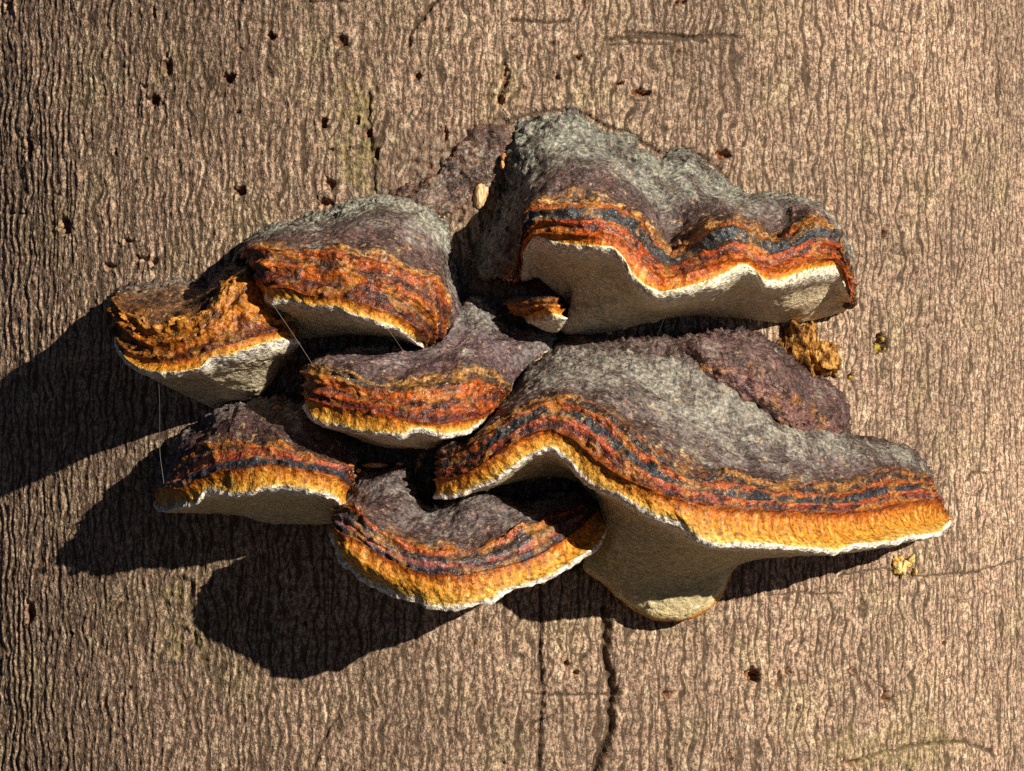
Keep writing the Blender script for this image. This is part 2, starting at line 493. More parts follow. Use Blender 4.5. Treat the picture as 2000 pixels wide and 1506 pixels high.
def fungus_mat(name, cap, bands, margin, rough=0.6, zj=0.16, pore=PORE, flake=0.5, tail=()):
    """colour by growth zone: 0-1 cap crust, 1-2 coloured bands, 2-3 growing margin, 3-4.3 pore layer"""
    m = NT(name, rough)
    z = m.attr('zone')
    flow = m.attr('flow', True)
    st = m.noise(1.0, flow, 4, 0.62, 0.4, vscale=(1.6, 7.0, 1))
    blot = m.noise(1.0, flow, 3, 0.6, 0.3, vscale=(3.2, 4.5, 1))
    amt = m.maprange(z, 1.85, 2.15, zj * 2.0, 0.07)
    zz = m.math('ADD', z, m.math('MULTIPLY', m.math('SUBTRACT', st, 0.5), amt))
    amt2 = m.maprange(z, 1.85, 2.1, zj * 1.6, 0.16)
    zz = m.math('ADD', zz, m.math('MULTIPLY', m.math('SUBTRACT', blot, 0.5), amt2))
    tin = m.noise(330, None, 3, 0.6)
    zz = m.math('ADD', zz, m.math('MULTIPLY', m.math('SUBTRACT', tin, 0.5), m.maprange(z, 1.9, 2.1, zj * 1.1, 0.05)))
    stops = [(v, srgb(c, .80)) for v, c in cap] + [(v, srgb(c, 1.05)) for v, c in bands] + [(v, srgb(c, 1.0)) for v, c in margin]
    stops += [(3.12, srgb('ede2c8')), (3.35, srgb(pore))] + ([(v, srgb(c)) for v, c in tail] or [(4.3, srgb(pore))])
    stops = [(v / 4.4, c) for v, c in stops]
    c = m.ramp(m.math('DIVIDE', zz, 4.4), stops)
    fine = m.noise(520, None, 2, 0.6)
    mid = m.noise(170, None, 3, 0.6)
    grain = m.noise(1100, None, 1, 0.5)
    # fibrous weathered crust: light and dark fibres along the growth lines
    fib = m.noise(1.0, flow, 3, 0.65, 0.5, vscale=(6, 26, 1))
    top = m.maprange(z, 0.95, 1.15, 1.0, 0.0)
    bigp = m.noise(62, None, 4, 0.62, 0.5)
    c = m.mix(m.math('MULTIPLY', m.math('MULTIPLY', m.maprange(bigp, 0.49, 0.60), top), 0.65), c, srgb('4a3430', .7))
    c = m.mix(m.math('MULTIPLY', m.math('MULTIPLY', m.maprange(bigp, 0.44, 0.34), top), 0.45), c, srgb('b9b6a4', .75))
    rb = m.noise(95, None, 3, 0.6, 0.3)
    c = m.mix(m.math('MULTIPLY', m.math('MULTIPLY', m.maprange(rb, 0.62, 0.70), top), 0.35), c, srgb('7a3a38', .7))
    k = m.maprange(fib, 0.34, 0.66, 0.52, 1.5, False)
    c1 = m.mix(top, m.scale_col(c, m.maprange(fib, 0.35, 0.65, 0.72, 1.28, False)), m.scale_col(c, k))
    # hairline cracks and pits in the old crust
    ck = m.math('ABSOLUTE', m.math('SUBTRACT', m.noise(130, None, 3, 0.6, 0.8), 0.5))
    ck = m.math('MULTIPLY', m.maprange(ck, 0.028, 0.006), m.maprange(bigp, 0.42, 0.55))
    pit = m.math('MULTIPLY', m.maprange(m.noise(300, None, 2, 0.5), 0.62, 0.70), 0.8)
    c1 = m.mix(m.math('MULTIPLY', m.math('MAXIMUM', ck, pit), m.math('MULTIPLY', top, 0.8)), c1, srgb('2a211f'))
    # dark and pale blotches through the bands
    inb = m.math('MULTIPLY', m.maprange(z, 0.8, 1.02), m.maprange(z, 1.9, 2.05, 1.0, 0.0))
    db = m.math('MULTIPLY', m.maprange(mid, 0.52, 0.61), inb)
    c1 = m.mix(m.math('MULTIPLY', db, 0.75), c1, srgb('241f1e'))
    pale = m.math('MULTIPLY', m.maprange(m.noise(240, None, 3, 0.7), 0.60, 0.66), m.maprange(z, 0.3, 0.9, 0.25, 1.0))
    pale = m.math('MULTIPLY', pale, m.maprange(z, 1.5, 1.9, 1.0, 0.0))
    c1 = m.mix(m.math('MULTIPLY', pale, flake), c1, srgb('d9ae78'))
    # golden patches in the bands
    gold = m.math('MULTIPLY', m.maprange(m.noise(1.0, flow, 3, 0.6, 0.6, vscale=(1.9, 3.2, 1)), 0.50, 0.62), inb)
    c1 = m.mix(m.math('MULTIPLY', gold, 0.42), c1, m.scale_col(srgb_node(m, 'd0903a'), m.maprange(fib, 0.3, 0.7, 0.5, 1.4, False)))
    # margin: brown streaks running outward
    inm = m.math('MULTIPLY', m.maprange(z, 1.98, 2.1), m.maprange(z, 2.85, 3.0, 1.0, 0.0))
    rad = m.noise(1.0, flow, 3, 0.6, 0.6, vscale=(8, 3.5, 1))
    c1 = m.mix(m.math('MULTIPLY', m.math('MULTIPLY', m.maprange(rad, 0.52, 0.66), inm), 0.6), c1, srgb('8f4a10', .8))
    c1 = m.mix(m.math('MULTIPLY', m.math('MULTIPLY', m.maprange(rad, 0.46, 0.34), inm), 0.5), c1, srgb('f0c664', .85))
    # fine speckle everywhere, weak on the pores
    spk = m.maprange(z, 3.0, 3.2, 1.0, 0.35)
    sp = m.maprange(fine, 0.32, 0.68, -0.62, 0.62, False)
    c1 = m.scale_col(c1, m.math('ADD', 1.0, m.math('MULTIPLY', sp, spk)))
    pt = m.math('MULTIPLY', m.maprange(grain, 0.68, 0.78), m.maprange(z, 2.9, 3.1, 0.28, 0.1))
    c1 = m.mix(pt, c1, srgb('e9dcc4'))
    # pores: pricked dots, water stains and bruises
    inp = m.maprange(z, 3.05, 3.25)
    dot = m.math('MULTIPLY', m.maprange(m.noise(620, None, 1, 0.5), 0.60, 0.70), 0.5)
    stn = m.math('MULTIPLY', m.maprange(m.noise(75, None, 4, 0.65, 0.6), 0.52, 0.70), 0.4)
    c1 = m.mix(m.math('MULTIPLY', m.math('MAXIMUM', dot, stn), inp), c1, srgb('6a5638'))
    whf = m.math('MULTIPLY', m.maprange(m.noise(140, None, 4, 0.7, 0.8, vscale=(1, 1, 2.5)), 0.58, 0.63), inp)
    c1 = m.mix(m.math('MULTIPLY', whf, 0.6), c1, srgb('efe6d0'))
    rg = m.math('ADD', m.maprange(z, 0.85, 1.1, 0.52, 0.34), m.maprange(z, 1.9, 2.2, 0.0, 0.2))
    m.put(m.bsdf.inputs['Roughness'], m.math('ADD', rg, m.math('MULTIPLY', m.math('SUBTRACT', mid, 0.5), 0.3)))
    m.bsdf.inputs['Specular IOR Level'].default_value = 0.45
    hb = m.math('ADD', m.math('MULTIPLY', fine, 1.0), m.math('ADD', m.math('MULTIPLY', fib, m.maprange(z, 1.9, 2.1, 1.1, 0.12)), m.math('MULTIPLY', grain, 0.35)))
    m.bump(hb, 0.0011, 0.8)
    return m.done(c1)


CAP_GREY = [(0.0, '8f8e80'), (0.35, '9d9c8e'), (0.6, '8a857c'), (0.8, '755c58'), (0.95, '5e443f')]
BANDS_A = [(1.0, 'd09a5a'), (1.06, '8a4a22'), (1.2, 'a8581e'), (1.3, '3a3a3c'), (1.5, '44494c'), (1.58, '84381c'), (1.68, 'b8501c'), (1.76, '3c3840'), (1.84, 'bd5a1c'), (1.95, '96481a')]
BANDS_C = [(1.0, 'c9924e'), (1.08, '8a441c'), (1.22, 'a44f1c'), (1.36, '3b2b2c'), (1.5, 'a8581f'), (1.62, 'b0571b'), (1.74, '3f2a2a'), (1.86, '7a3a1c'), (1.96, '5f2a1a')]
BANDS_D = [(1.0, '7a4a26'), (1.06, 'b87a2c'), (1.3, 'a86a22'), (1.5, 'a8641f'), (1.7, '9a5318'), (1.86, '5a2a14'), (1.96, '4a2412')]
BANDS_E = [(1.0, 'c08a4a'), (1.08, '5b4532'), (1.2, '453830'), (1.3, 'a4521e'), (1.45, 'b0561e'), (1.58, '4a3434'), (1.68, 'a85220'), (1.8, '8f4420'), (1.9, '4b2c30'), (1.97, '7a3018')]
BANDS_F = [(1.0, '9a5a2a'), (1.07, '453028'), (1.2, '3b3430'), (1.32, 'b0561e'), (1.4, '35363a'), (1.54, '3f4448'), (1.62, 'b25630'), (1.72, '8a4030'), (1.8, '3c3840'), (1.88, 'a04e1c'), (1.96, '5f2a18')]
BANDS_G = [(1.0, '8f5628'), (1.1, 'a0561f'), (1.25, '4a2a20'), (1.38, '3b3a3e'), (1.5, 'ab5430'), (1.66, '944430'), (1.78, '3a3c44'), (1.9, '3a3c46'), (1.97, '5a3018')]
BANDS_H = [(1.0, '8f4a22'), (1.12, 'b0521c'), (1.25, '4a3430'), (1.4, '3c3c40'), (1.52, '6a5a58'), (1.64, 'a8584a'), (1.76, '5a4a50'), (1.86, '34363c'), (1.96, '5a2a18')]
MARGIN = [(2.03, '9a4a10'), (2.2, 'c0741c'), (2.55, 'd08e2a'), (2.80, 'dcb050'), (2.88, 'f2ead8'), (3.0, 'f6f0e4')]
MARGIN_A = [(2.03, 'b8500f'), (2.35, 'c66a10'), (2.62, 'd88a1c'), (2.70, 'e0b860'), (2.8, 'f4e8c4'), (3.0, 'f4ecd4')]


DK = 1.15


def line_pts(sx, d, capl, capr, lift=0.0, bulge=None):
    p = parse(sx)
    t = np.concatenate([[0], np.cumsum(np.hypot(*np.diff(p, axis=0).T))])
    t /= t[-1]
    d = np.interp(t, np.linspace(0, 1, len(d)), d) if len(d) > 1 else np.full(len(p), float(d[0]))
    d = d + lift * np.exp(-(t / 0.16)**2)
    if bulge is not None:
        d = d + bulge[0] * np.exp(-((p[:, 0] - bulge[1]) / bulge[2])**2)
    p = np.column_stack([p, np.where(d > 0, d * DK, d)])
    if capl is not None and p[0, 2] > 0:
        p = np.vstack([[p[0, 0] + capl * min(1, p[0, 2] / 100), p[0, 1], -14], p])
    if capr is not None and p[-1, 2] > 0:
        p = np.vstack([p, [p[-1, 0] + capr * min(1, p[-1, 2] / 100), p[-1, 1], -14]])
    return p


def loft(lines, capl, capr, res=3.0, lift=0, bulge=None):
    W = []
    for v, sx, d in lines:
        k = float(sstep(0.5, 1.0, v) * (1 - sstep(3.2, 3.7, v)))
        p = line_pts(sx, d, capl, capr, lift * k, (bulge[0] * k, bulge[1], bulge[2]) if bulge else None)
        t = np.concatenate([[0], np.cumsum(np.linalg.norm(np.diff(p, axis=0), axis=1))])
        dense = pchip(t, p, np.linspace(0, t[-1], 900))
        if v < 0.3:
            tq = np.linspace(0, t[-1], 900)
            dense[:, 0] += (1 - v / 0.4) * (6 * perlin(tq / 28, v * 3, 7.7) + 4 * perlin(tq / 11, v * 3, 3.3))
            dense[:, 1] += (1 - v / 0.4) * (6 * perlin(tq / 28, v * 3, 1.2) + 4 * perlin(tq / 11, v * 3, 8.4))
        w = at(dense[:, 0], dense[:, 1], dense[:, 2])
        a = np.concatenate([[0], np.cumsum(np.linalg.norm(np.diff(w, axis=0), axis=1))])
        W.append((v, w, a))
    N = int(max(a[-1] for _, _, a in W) / res)
    u = np.linspace(0, 1, N)
    L = np.stack([np.stack([np.interp(u * a[-1], a, w[:, k]) for k in range(3)], -1) for _, w, a in W])
    vs = np.array([v for v, _, _ in W])
    chord = np.linalg.norm(np.diff(L, axis=0), axis=2).mean(1)
    tt = np.concatenate([[0], np.cumsum(np.maximum(chord, 1))])
    # samples: equal spacing inside every interval so that the zone borders are grid rows
    q, zv = [], []
    for k in range(len(vs) - 1):
        n = max(2, int(round((tt[k + 1] - tt[k]) / (res * 0.95))))
        q.append(np.linspace(tt[k], tt[k + 1], n, endpoint=False))
        zv.append(np.linspace(vs[k], vs[k + 1], n, endpoint=False))
    q = np.concatenate(q + [[tt[-1]]])
    zv = np.concatenate(zv + [[vs[-1]]])
    G = pchip(tt, L, q)
    arc = np.mean([a[-1] for _, _, a in W]) * u
    cross = q
    return G, zv, arc, cross


def gnormals(G):
    du = np.gradient(G, axis=1)
    dv = np.gradient(G, axis=0)
    n = np.cross(du, dv)
    n /= np.linalg.norm(n, axis=2, keepdims=True) + 1e-9
    return n


def smooth_grid(G, it):
    for _ in range(it):
        G[1:-1, 1:-1] = 0.5 * G[1:-1, 1:-1] + 0.125 * (G[:-2, 1:-1] + G[2:, 1:-1] + G[1:-1, :-2] + G[1:-1, 2:])
    return G


PARTS = (('cap', -1, 2.0), ('growing_margin', 2.0, 3.0), ('pore_surface', 3.0, 9))
CRUMB_MAT = None


def fungus(name, label, lines, mat, capl=20, capr=-20, seed=0, rough=1.0, step=5.0, corr=2.2, parts=PARTS, group=None, crumbs=0, base_px=None, creases=(), bandrel=1.0, lift=0, bulge=None):
    G, zv, arc, cross = loft(lines, capl, capr, lift=lift, bulge=bulge)
    G = smooth_grid(G, 3)
    n = gnormals(G)
    X, Y, Z = G[..., 0] + 331 * seed, G[..., 1], G[..., 2]
    z = zv[:, None] + 0 * arc[None, :]
    A = arc[None, :] + 0 * z
    C = cross[:, None] + 0 * z
    capm = 1 - sstep(0.98, 1.1, z)
    band = sstep(0.92, 1.02, z) * (1 - sstep(1.95, 2.05, z))
    marg = sstep(1.95, 2.1, z) * (1 - sstep(2.95, 3.1, z))
    pore = sstep(2.95, 3.15, z)
    ends = sstep(0, 14, A) * sstep(0, 14, arc[-1] - A)
    low = fbm(X / 70, Y / 70, Z / 70, 2)
    mid = fbm(X / 22, Y / 22, Z / 22, 3)
    fin = fbm(X / 8, Y / 8, Z / 8, 2)
    zw = z + 0.10 * perlin(A / 55, z * 2, seed + 3) + 0.05 * perlin(A / 17, z * 5, seed + 4)
    h = capm * rough * (8 * low + 3.2 * mid + 1.3 * fin + 3.4 * perlin(A / 110, C / 11, seed + 5) * sstep(.3, .8, z) - 4 * np.clip(np.abs(fbm(X / 48, Y / 48, Z / 48, 2)) * -6 + 0.6, 0, 1))
    h += (1 - sstep(0.3, 0.5, z)) * rough * (3.5 * mid + 1.6 * fin - 6 * np.clip(0.5 - 5 * np.abs(fbm(X / 36, Y / 36, Z / 36 + 5, 2)), 0, 1))
    # overhanging edge of the old crust
    h += step * rough * (1 - sstep(0.97, 1.06, zw)) * sstep(0.4, 0.97, zw)
    # concentric swollen growth zones with grooves between them
    zq = zw * (2.6 + 0.35 * math.sin(seed * 2.3)) + 0.16 + 0.17 * seed
    zones = 2 * np.abs(np.sin(zq * math.pi))**0.6 - 1.2
    h += band * bandrel * (4.6 * zones + 2.2 * mid + 1.7 * fin + 1.6 * perlin(A / 45, C / 6, seed + 7) - 3.0 * np.clip(fbm(A / 26, C / 12, seed + 9, 2) - 0.25, 0, 1) * 6)
    h -= 4.5 * np.exp(-((zw - 2.0) / 0.045)**2)
    # margin: soft roll with radial pleats
    pl = perlin((A + 7 * perlin(A / 40, C / 30, seed)) / 15, C / 70, seed + 11)
    h += marg * (corr * pl + 1.6 * mid + 0.9 * fin + 5.0 * np.sin(np.clip((z - 2.0), 0, 1) * math.pi))
    h += pore * (1.6 * mid + 0.7 * fin + 2.5 * low) - pore * 5 * np.clip(fbm(X / 16, Y / 16, Z / 16, 1) - 0.55, 0, 1) * 4
    # scalloped, uneven lip
    h += np.exp(-((z - 2.97) / 0.14)**2) * (3.6 * perlin(A / 26, seed + 0.5, 2.0) + 2.4 * perlin(A / 10, seed + 0.5, 4.0) - 5 * np.clip(perlin(A / 33, seed + 0.5, 6.0) - 0.3, 0, 1))
    gx, gy = to_px(G)
    facing = sstep(-0.1, 0.2, -n[..., 1])
    for poly, hw, dp in creases:
        pl = parse(poly)
        xx = gx + 4 * perlin(X / 14, Y / 14, Z / 14)
        yy = gy + 4 * perlin(X / 14 + 9, Y / 14, Z / 14)
        h -= dp * np.exp(-(seg_dist(xx, yy, pl) / hw)**2) * facing * (z < 2.0)
    G = G + n * (h * ends)[..., None]
    nr, nc = z.shape
    flow = np.stack([A / 100 + seed * 3.7, C / 100, 0 * A], -1)
    lip = [k for k, l in enumerate(lines) if abs(l[0] - 3.0) < 1e-6]
    bp = parse(lines[0][1]).mean(0) if base_px is None else base_px
    root = empty(name, tuple(at(bp[0], bp[1], 0) * S))
    tag(root, label, 'fungus', group)
    for pn, a, b in parts:
        rows = np.where((zv >= a - 1e-6) & (zv <= b + 1e-6))[0]
        if len(rows) < 2:
            continue
        r0, r1 = rows[0], rows[-1] + 1
        V = (G[r0:r1] * S).reshape(-1, 3)
        obj(pn, mesh_from(pn, V, grid_faces(r1 - r0, nc), dict(zone=z[r0:r1].ravel(), flow=flow[r0:r1].reshape(-1, 3))), mat, root)
    if crumbs:
        sel = np.argwhere((z > 0.1) & (z < 1.6) & (n[..., 2] > 0.15))
        pick = sel[rng.integers(0, len(sel), crumbs)]
        o8 = np.array([(1, 0, 0), (-1, 0, 0), (0, 1, 0), (0, -1, 0), (0, 0, 1), (0, 0, -1)], float)
        f8 = np.array([(0, 2, 4), (2, 1, 4), (1, 3, 4), (3, 0, 4), (2, 0, 5), (1, 2, 5), (3, 1, 5), (0, 3, 5)])
        Vs, Fs = [], []
        for k, (r, c) in enumerate(pick):
            sc = rng.uniform(1.2, 3.2) * rng.uniform(0.6, 1.3, 3)
            Vs.append((G[r, c] + n[r, c] * 0.8 + o8 * sc) * S)
            Fs.append(f8 + 6 * k)
        cr = obj('crumbs', mesh_from('crumbs', np.concatenate(Vs), np.concatenate(Fs), smooth=False), CRUMB_MAT, root)
        cr['kind'] = 'stuff'
    return root


def simple_mat(name, stops, scale, rough=0.8, bump=0.0006, vscale=None):
    m = NT(name, rough)
    f = m.noise(scale, None, 3, 0.6, vscale=vscale)
    c = m.ramp(f, [(p, srgb(h)) for p, h in stops])
    f2 = m.noise(scale * 3, None, 2, 0.6, vscale=vscale)
    c = m.scale_col(c, m.maprange(f2, 0.3, 0.7, 0.6, 1.35, False))
    m.bump(m.math('ADD', f, f2), bump, 0.9)
    return m.done(c)


CRUMB_MAT = simple_mat('pale_crumbs', [(0.35, 'b9a488'), (0.6, 'efe2cc')], 300)

# upper right bracket -------------------------------------------------
A_LINES = [
    (0, "932,540 924,500 948,440 988,365 972,300 996,238 1046,223 1112,218 1179,248 1222,261 1292,303 1331,291 1378,313 1412,342 1440,372 1540,390 1600,412 1640,455 1662,520 1666,590", [-8]),
    (.22, "938,543 934,500 972,420 1000,352 1000,292 1022,252 1060,236 1112,232 1175,262 1225,280 1290,318 1336,308 1376,326 1408,352 1450,378 1540,389 1598,409 1640,455 1664,525 1668,590", [26, 38, 40, 34, 26, 24, 26, 28, 30, 32, 34, 36, 40, 40, 30, 20]),
    (.55, "950,548 950,510 985,440 1005,400 1030,350 1070,310 1120,295 1175,305 1225,345 1290,385 1345,370 1390,385 1450,390 1530,387 1592,405 1638,455 1662,530 1668,592", [60, 80, 110, 110, 105, 100, 110, 110, 100, 70, 90, 100, 90, 100, 100, 80]),
    (.8, "962,550 975,520 1000,470 1012,420 1040,372 1080,348 1130,340 1180,345 1235,378 1280,420 1307,445 1340,415 1390,408 1430,408 1470,425 1510,432 1550,395 1592,405 1634,445 1660,520 1667,595", [80, 120, 150, 170, 190, 190, 190, 180, 150, 110, 130, 170, 170, 150, 120, 150, 150, 120, 80]),
    (1.0, "985,552 1000,530 1012,480 1018,430 1036,394 1072,394 1106,391 1142,388 1192,392 1232,411 1265,429 1275,455 1292,474 1308,487 1330,470 1360,452 1393,433 1433,429 1472,442 1506,462 1528,455 1549,430 1585,416 1610,430 1638,458 1658,510 1667,590", [90, 140, 190, 220, 235, 240, 240, 235, 225, 200, 170, 160, 190, 220, 225, 210, 180, 190, 210, 190, 150, 100, 60]),
    (1.5, "1000,552 1012,530 1018,490 1028,448 1042,428 1090,424 1150,424 1200,432 1240,455 1262,485 1285,505 1308,516 1345,500 1395,478 1435,468 1470,474 1500,492 1540,482 1590,462 1630,468 1655,520 1667,590", [100, 150, 200, 235, 260, 270, 275, 270, 250, 235, 225, 225, 250, 265, 265, 255, 245, 240, 230, 190, 140, 70]),
    (2.0, "1010,548 1016,525 1022,490 1034,462 1059,455 1110,459 1159,463 1212,474 1242,506 1275,536 1305,550 1341,540 1399,522 1439,506 1466,510 1492,527 1526,526 1575,510 1630,502 1652,535 1666,588", [100, 160, 210, 245, 265, 285, 290, 290, 285, 285, 290, 295, 295, 290, 280, 275, 265, 245, 200, 150, 80]),
    (2.8, "1016,546 1020,522 1024,492 1036,472 1043,463 1089,475 1146,481 1192,481 1219,504 1238,537 1265,559 1292,569 1325,563 1393,547 1426,531 1453,517 1472,524 1499,549 1526,547 1575,531 1633,521 1650,550 1664,584", [100, 165, 215, 250, 265, 290, 300, 300, 300, 300, 305, 305, 300, 290, 285, 280, 270, 250, 205, 150, 85]),
    (3.0, "1020,548 1022,525 1024,497 1035,477 1043,470 1089,484 1146,491 1192,491 1216,515 1235,549 1263,572 1292,582 1325,575 1393,559 1426,544 1453,530 1472,537 1499,562 1526,559 1575,543 1635,533 1650,560 1664,590", [98, 160, 208, 240, 255, 280, 290, 290, 290, 290, 295, 295, 290, 282, 277, 272, 262, 242, 198, 145, 80]),
    (3.3, "1034,545 1034,530 1038,512 1050,505 1080,512 1146,520 1190,525 1220,550 1245,580 1290,600 1340,592 1400,578 1450,560 1500,578 1580,565 1625,560 1650,580 1663,595", [110, 150, 180, 195, 205, 210, 210, 205, 205, 210, 210, 205, 200, 195, 180, 150, 110, 60]),
    (3.6, "1040,542 1055,540 1080,540 1120,552 1150,570 1165,590 1180,605 1240,610 1300,612 1380,602 1450,595 1520,605 1590,598 1640,590 1663,598", [110, 130, 130, 125, 118, 110, 105, 115, 125, 125, 120, 110, 90, 60, 40]),
    (4.0, "1046,540 1072,556 1106,559 1116,576 1112,597 1106,620 1095,645 1119,655 1175,651 1225,641 1275,627 1358,618 1459,622 1542,632 1592,623 1663,602", [110, 105, 90, 80, 60, 40, 20, 10, 10, 10, 10, 10, 10, 5]),
    (4.3, "1075,520 1100,535 1130,545 1140,570 1138,597 1130,615 1125,630 1140,635 1180,635 1225,625 1275,612 1358,605 1459,608 1542,615 1592,610 1650,595", [-8])]
mA = fungus_mat('fungus_upper_right', [(0.0, '7f8073'), (0.4, '9b9a8c'), (0.6, '8f8a80'), (0.78, '74605c'), (0.95, '5c443f')], BANDS_A, MARGIN_A, pore='e0cda6')
fungus('bracket_fungus', 'wavy-edged bracket with grey-green crust reaching up the bark and wide cream underside', A_LINES, mA, capl=10, capr=-50, seed=1, step=6, corr=1.2, crumbs=60, rough=1.15, bandrel=1.1,
       creases=(("1010,262 1022,290 1035,305 1030,330", 7, 22), ("1318,425 1350,405 1395,402", 8, 18), ("1370,440 1395,420", 7, 16), ("1480,408 1520,402 1540,400", 7, 14),
                ("1300,330 1312,350 1310,380", 7, 10), ("985,370 1000,345 1006,325", 8, 18), ("1302,430 1310,470 1318,500", 9, 14), ("1010,400 1000,450 990,520", 9, 10), ("1600,430 1625,470 1640,520", 6, 8)))

# thin crust between the two upper brackets ----------------------------
K_LINES = [
    (0, "740,398 780,366 830,348 868,300 902,262 950,236 992,238", [-5]),
    (.2, "755,400 798,376 845,354 880,318 914,284 955,256 1000,258", [8, 10, 13, 12, 14, 13, 12]),
    (.4, "780,404 830,390 868,375 902,345 938,310 972,284 1008,290", [12, 14, 10, 15, 12, 18, 20]),
    (.6, "815,410 862,400 896,380 926,350 956,325 985,318 1004,330", [10, 14, 12, 14, 16, 20, 20]),
    (.8, "838,425 880,418 905,400 932,368 958,345 985,350", [8, 10, 10, 8, 10, 12]),
    (.95, "850,440 885,435 910,415 940,380 962,365 985,372", [-5])]
mK = fungus_mat('fungus_crust', [(0.0, '7a5a48'), (0.15, '9a7a64'), (0.3, '6a5048'), (0.42, '9c988a'), (0.55, '8a5a4a'), (0.68, '7d7a70'), (0.8, '6a3a32'), (0.95, '8a7060')], [(1.1, '7a5a48'), (1.9, '6a4a3a')], MARGIN, zj=1.1, flake=0.5)
fungus('fungal_crust', 'thin cracked grey brown crust spread over torn bark between the two topmost brackets', K_LINES, mK, capl=0, capr=0, seed=11, rough=1.0, step=0, parts=(('crust', -1, 9),), crumbs=50,
       creases=(("870,330 890,350 915,352 940,340", 5, 12), ("905,300 920,330 955,335", 5, 12), ("960,290 968,320 985,330", 5, 14), ("800,385 840,372 860,350", 5, 9), ("860,395 885,400 900,425", 5, 10)))

# small young bracket tucked under it ---------------------------------
B_LINES = [(v, p, d if d == [-8] else [x * 1.5 for x in d]) for v, p, d in [
    (0, "978,600 1000,590 1040,585 1070,585 1090,600", [-8]),
    (.6, "980,590 1005,579 1046,577 1070,578 1084,582", [40, 60, 75, 90, 100]),
    (1.0, "982,592 1008,592 1032,589 1060,584 1084,582", [45, 70, 95, 110, 115]),
    (1.5, "990,600 1016,604 1042,599 1070,594 1092,597", [45, 75, 102, 118, 120]),
    (2.0, "1005,612 1030,615 1050,610 1075,604 1098,608", [50, 85, 108, 122, 122]),
    (2.7, "1022,624 1045,624 1060,620 1085,614 1106,618", [50, 90, 115, 128, 122]),
    (3.0, "1030,628 1050,631 1066,629 1090,623 1108,622", [50, 90, 112, 124, 118]),
    (3.4, "1036,632 1056,639 1075,640 1098,634 1107,625", [45, 80, 95, 105, 100]),
    (4.0, "1040,634 1062,644 1088,648 1101,638 1106,627", [35, 60, 75, 85, 80]),
    (4.3, "1060,615 1075,622 1090,628 1095,622 1095,612", [-8])]]
mB = fungus_mat('fungus_young', [(0, '4f4448'), (0.6, '5a4c52'), (0.95, '6a5148')], [(1.0, 'b8641a'), (1.3, '6a3a18'), (1.45, 'c87a1c'), (1.7, 'b86a18'), (1.9, '8a4a16')], [(2.1, 'd08018'), (2.5, 'dba040'), (2.75, 'ead9a8'), (2.95, 'f0e6c8')])
fungus('bracket_fungus', 'tiny young bracket with stacked orange layers and white edge under the wavy bracket', B_LINES, mB, capl=8, capr=-8, seed=2, rough=0.5, step=2, corr=0.8, crumbs=14)

# upper left bracket ---------------------------------------------------
C_LINES = [
    (0, "448,530 470,480 504,452 560,430 618,418 656,408 675,397 713,388 762,383 808,397 846,418 873,448 880,495 890,530 905,575 912,610 900,650 880,672", [-8]),
    (.25, "452,525 474,486 504,456 542,444 580,432 618,425 656,417 680,402 713,395 762,390 806,404 842,424 868,453 874,495 886,530 898,573 905,607 897,645 875,668", [20, 40, 60, 60, 60, 60, 60, 55, 50, 50, 50, 50, 50, 45, 40, 40, 35, 30, 25]),
    (.6, "460,510 478,483 510,465 560,455 620,446 680,434 720,428 765,430 800,440 835,462 858,495 872,530 888,573 898,607 893,642 868,668", [60, 110, 130, 140, 150, 150, 150, 150, 145, 130, 110, 100, 90, 80, 60, 50]),
    (1.0, "470,495 482,475 512,478 542,482 599,485 648,478 694,493 751,504 808,527 846,537 868,556 878,585 880,615 878,645 850,672", [80, 170, 210, 225, 235, 240, 240, 235, 225, 210, 190, 170, 150, 120, 80]),
    (1.5, "488,520 498,505 518,510 560,520 620,525 680,535 740,550 795,570 830,590 850,615 856,640 838,672", [120, 200, 230, 245, 255, 260, 260, 250, 240, 220, 190, 110]),
    (2.0, "500,555 508,545 523,560 565,563 599,577 648,581 694,589 732,603 770,616 800,631 822,648 832,664 828,674", [130, 190, 240, 255, 265, 270, 270, 270, 265, 255, 240, 220, 150]),
    (2.8, "512,580 518,573 530,584 561,586 618,597 656,598 688,612 732,625 776,640 803,657 819,668 828,672", [130, 190, 236, 256, 268, 273, 273, 272, 266, 250, 226, 165]),
    (3.0, "515,585 519,581 531,593 561,594 618,605 656,606 686,620 732,633 778,648 804,666 818,675 826,676", [130, 185, 225, 245, 255, 260, 260, 260, 255, 240, 215, 160]),
    (3.4, "530,605 540,605 570,612 618,622 656,625 690,632 732,640 778,654 804,668 822,676", [110, 160, 180, 190, 195, 195, 190, 185, 170, 120]),
    (4.0, "560,640 575,645 588,660 614,660 675,653 732,656 770,664 808,674 822,677", [60, 60, 60, 70, 80, 80, 80, 80, 60]),
    (4.3, "590,640 600,645 614,650 640,650 700,645 740,648 780,655 815,660", [-8])]
mC = fungus_mat('fungus_upper_left', [(0.0, '98998c'), (0.35, 'a3a294'), (0.6, '8a7f78'), (0.78, '745c58'), (0.95, '60443e')], BANDS_C, MARGIN)
fungus('bracket_fungus', 'plump bracket with pale grey top and rusty orange face, left of the deep dark gap', C_LINES, mC, capl=20, capr=-10, seed=3, crumbs=70, corr=2.8, lift=75, creases=(("482,470 500,495 500,520", 6, 16), ("640,480 655,495", 6, 10), ("660,420 700,410 740,425", 9, 7)))

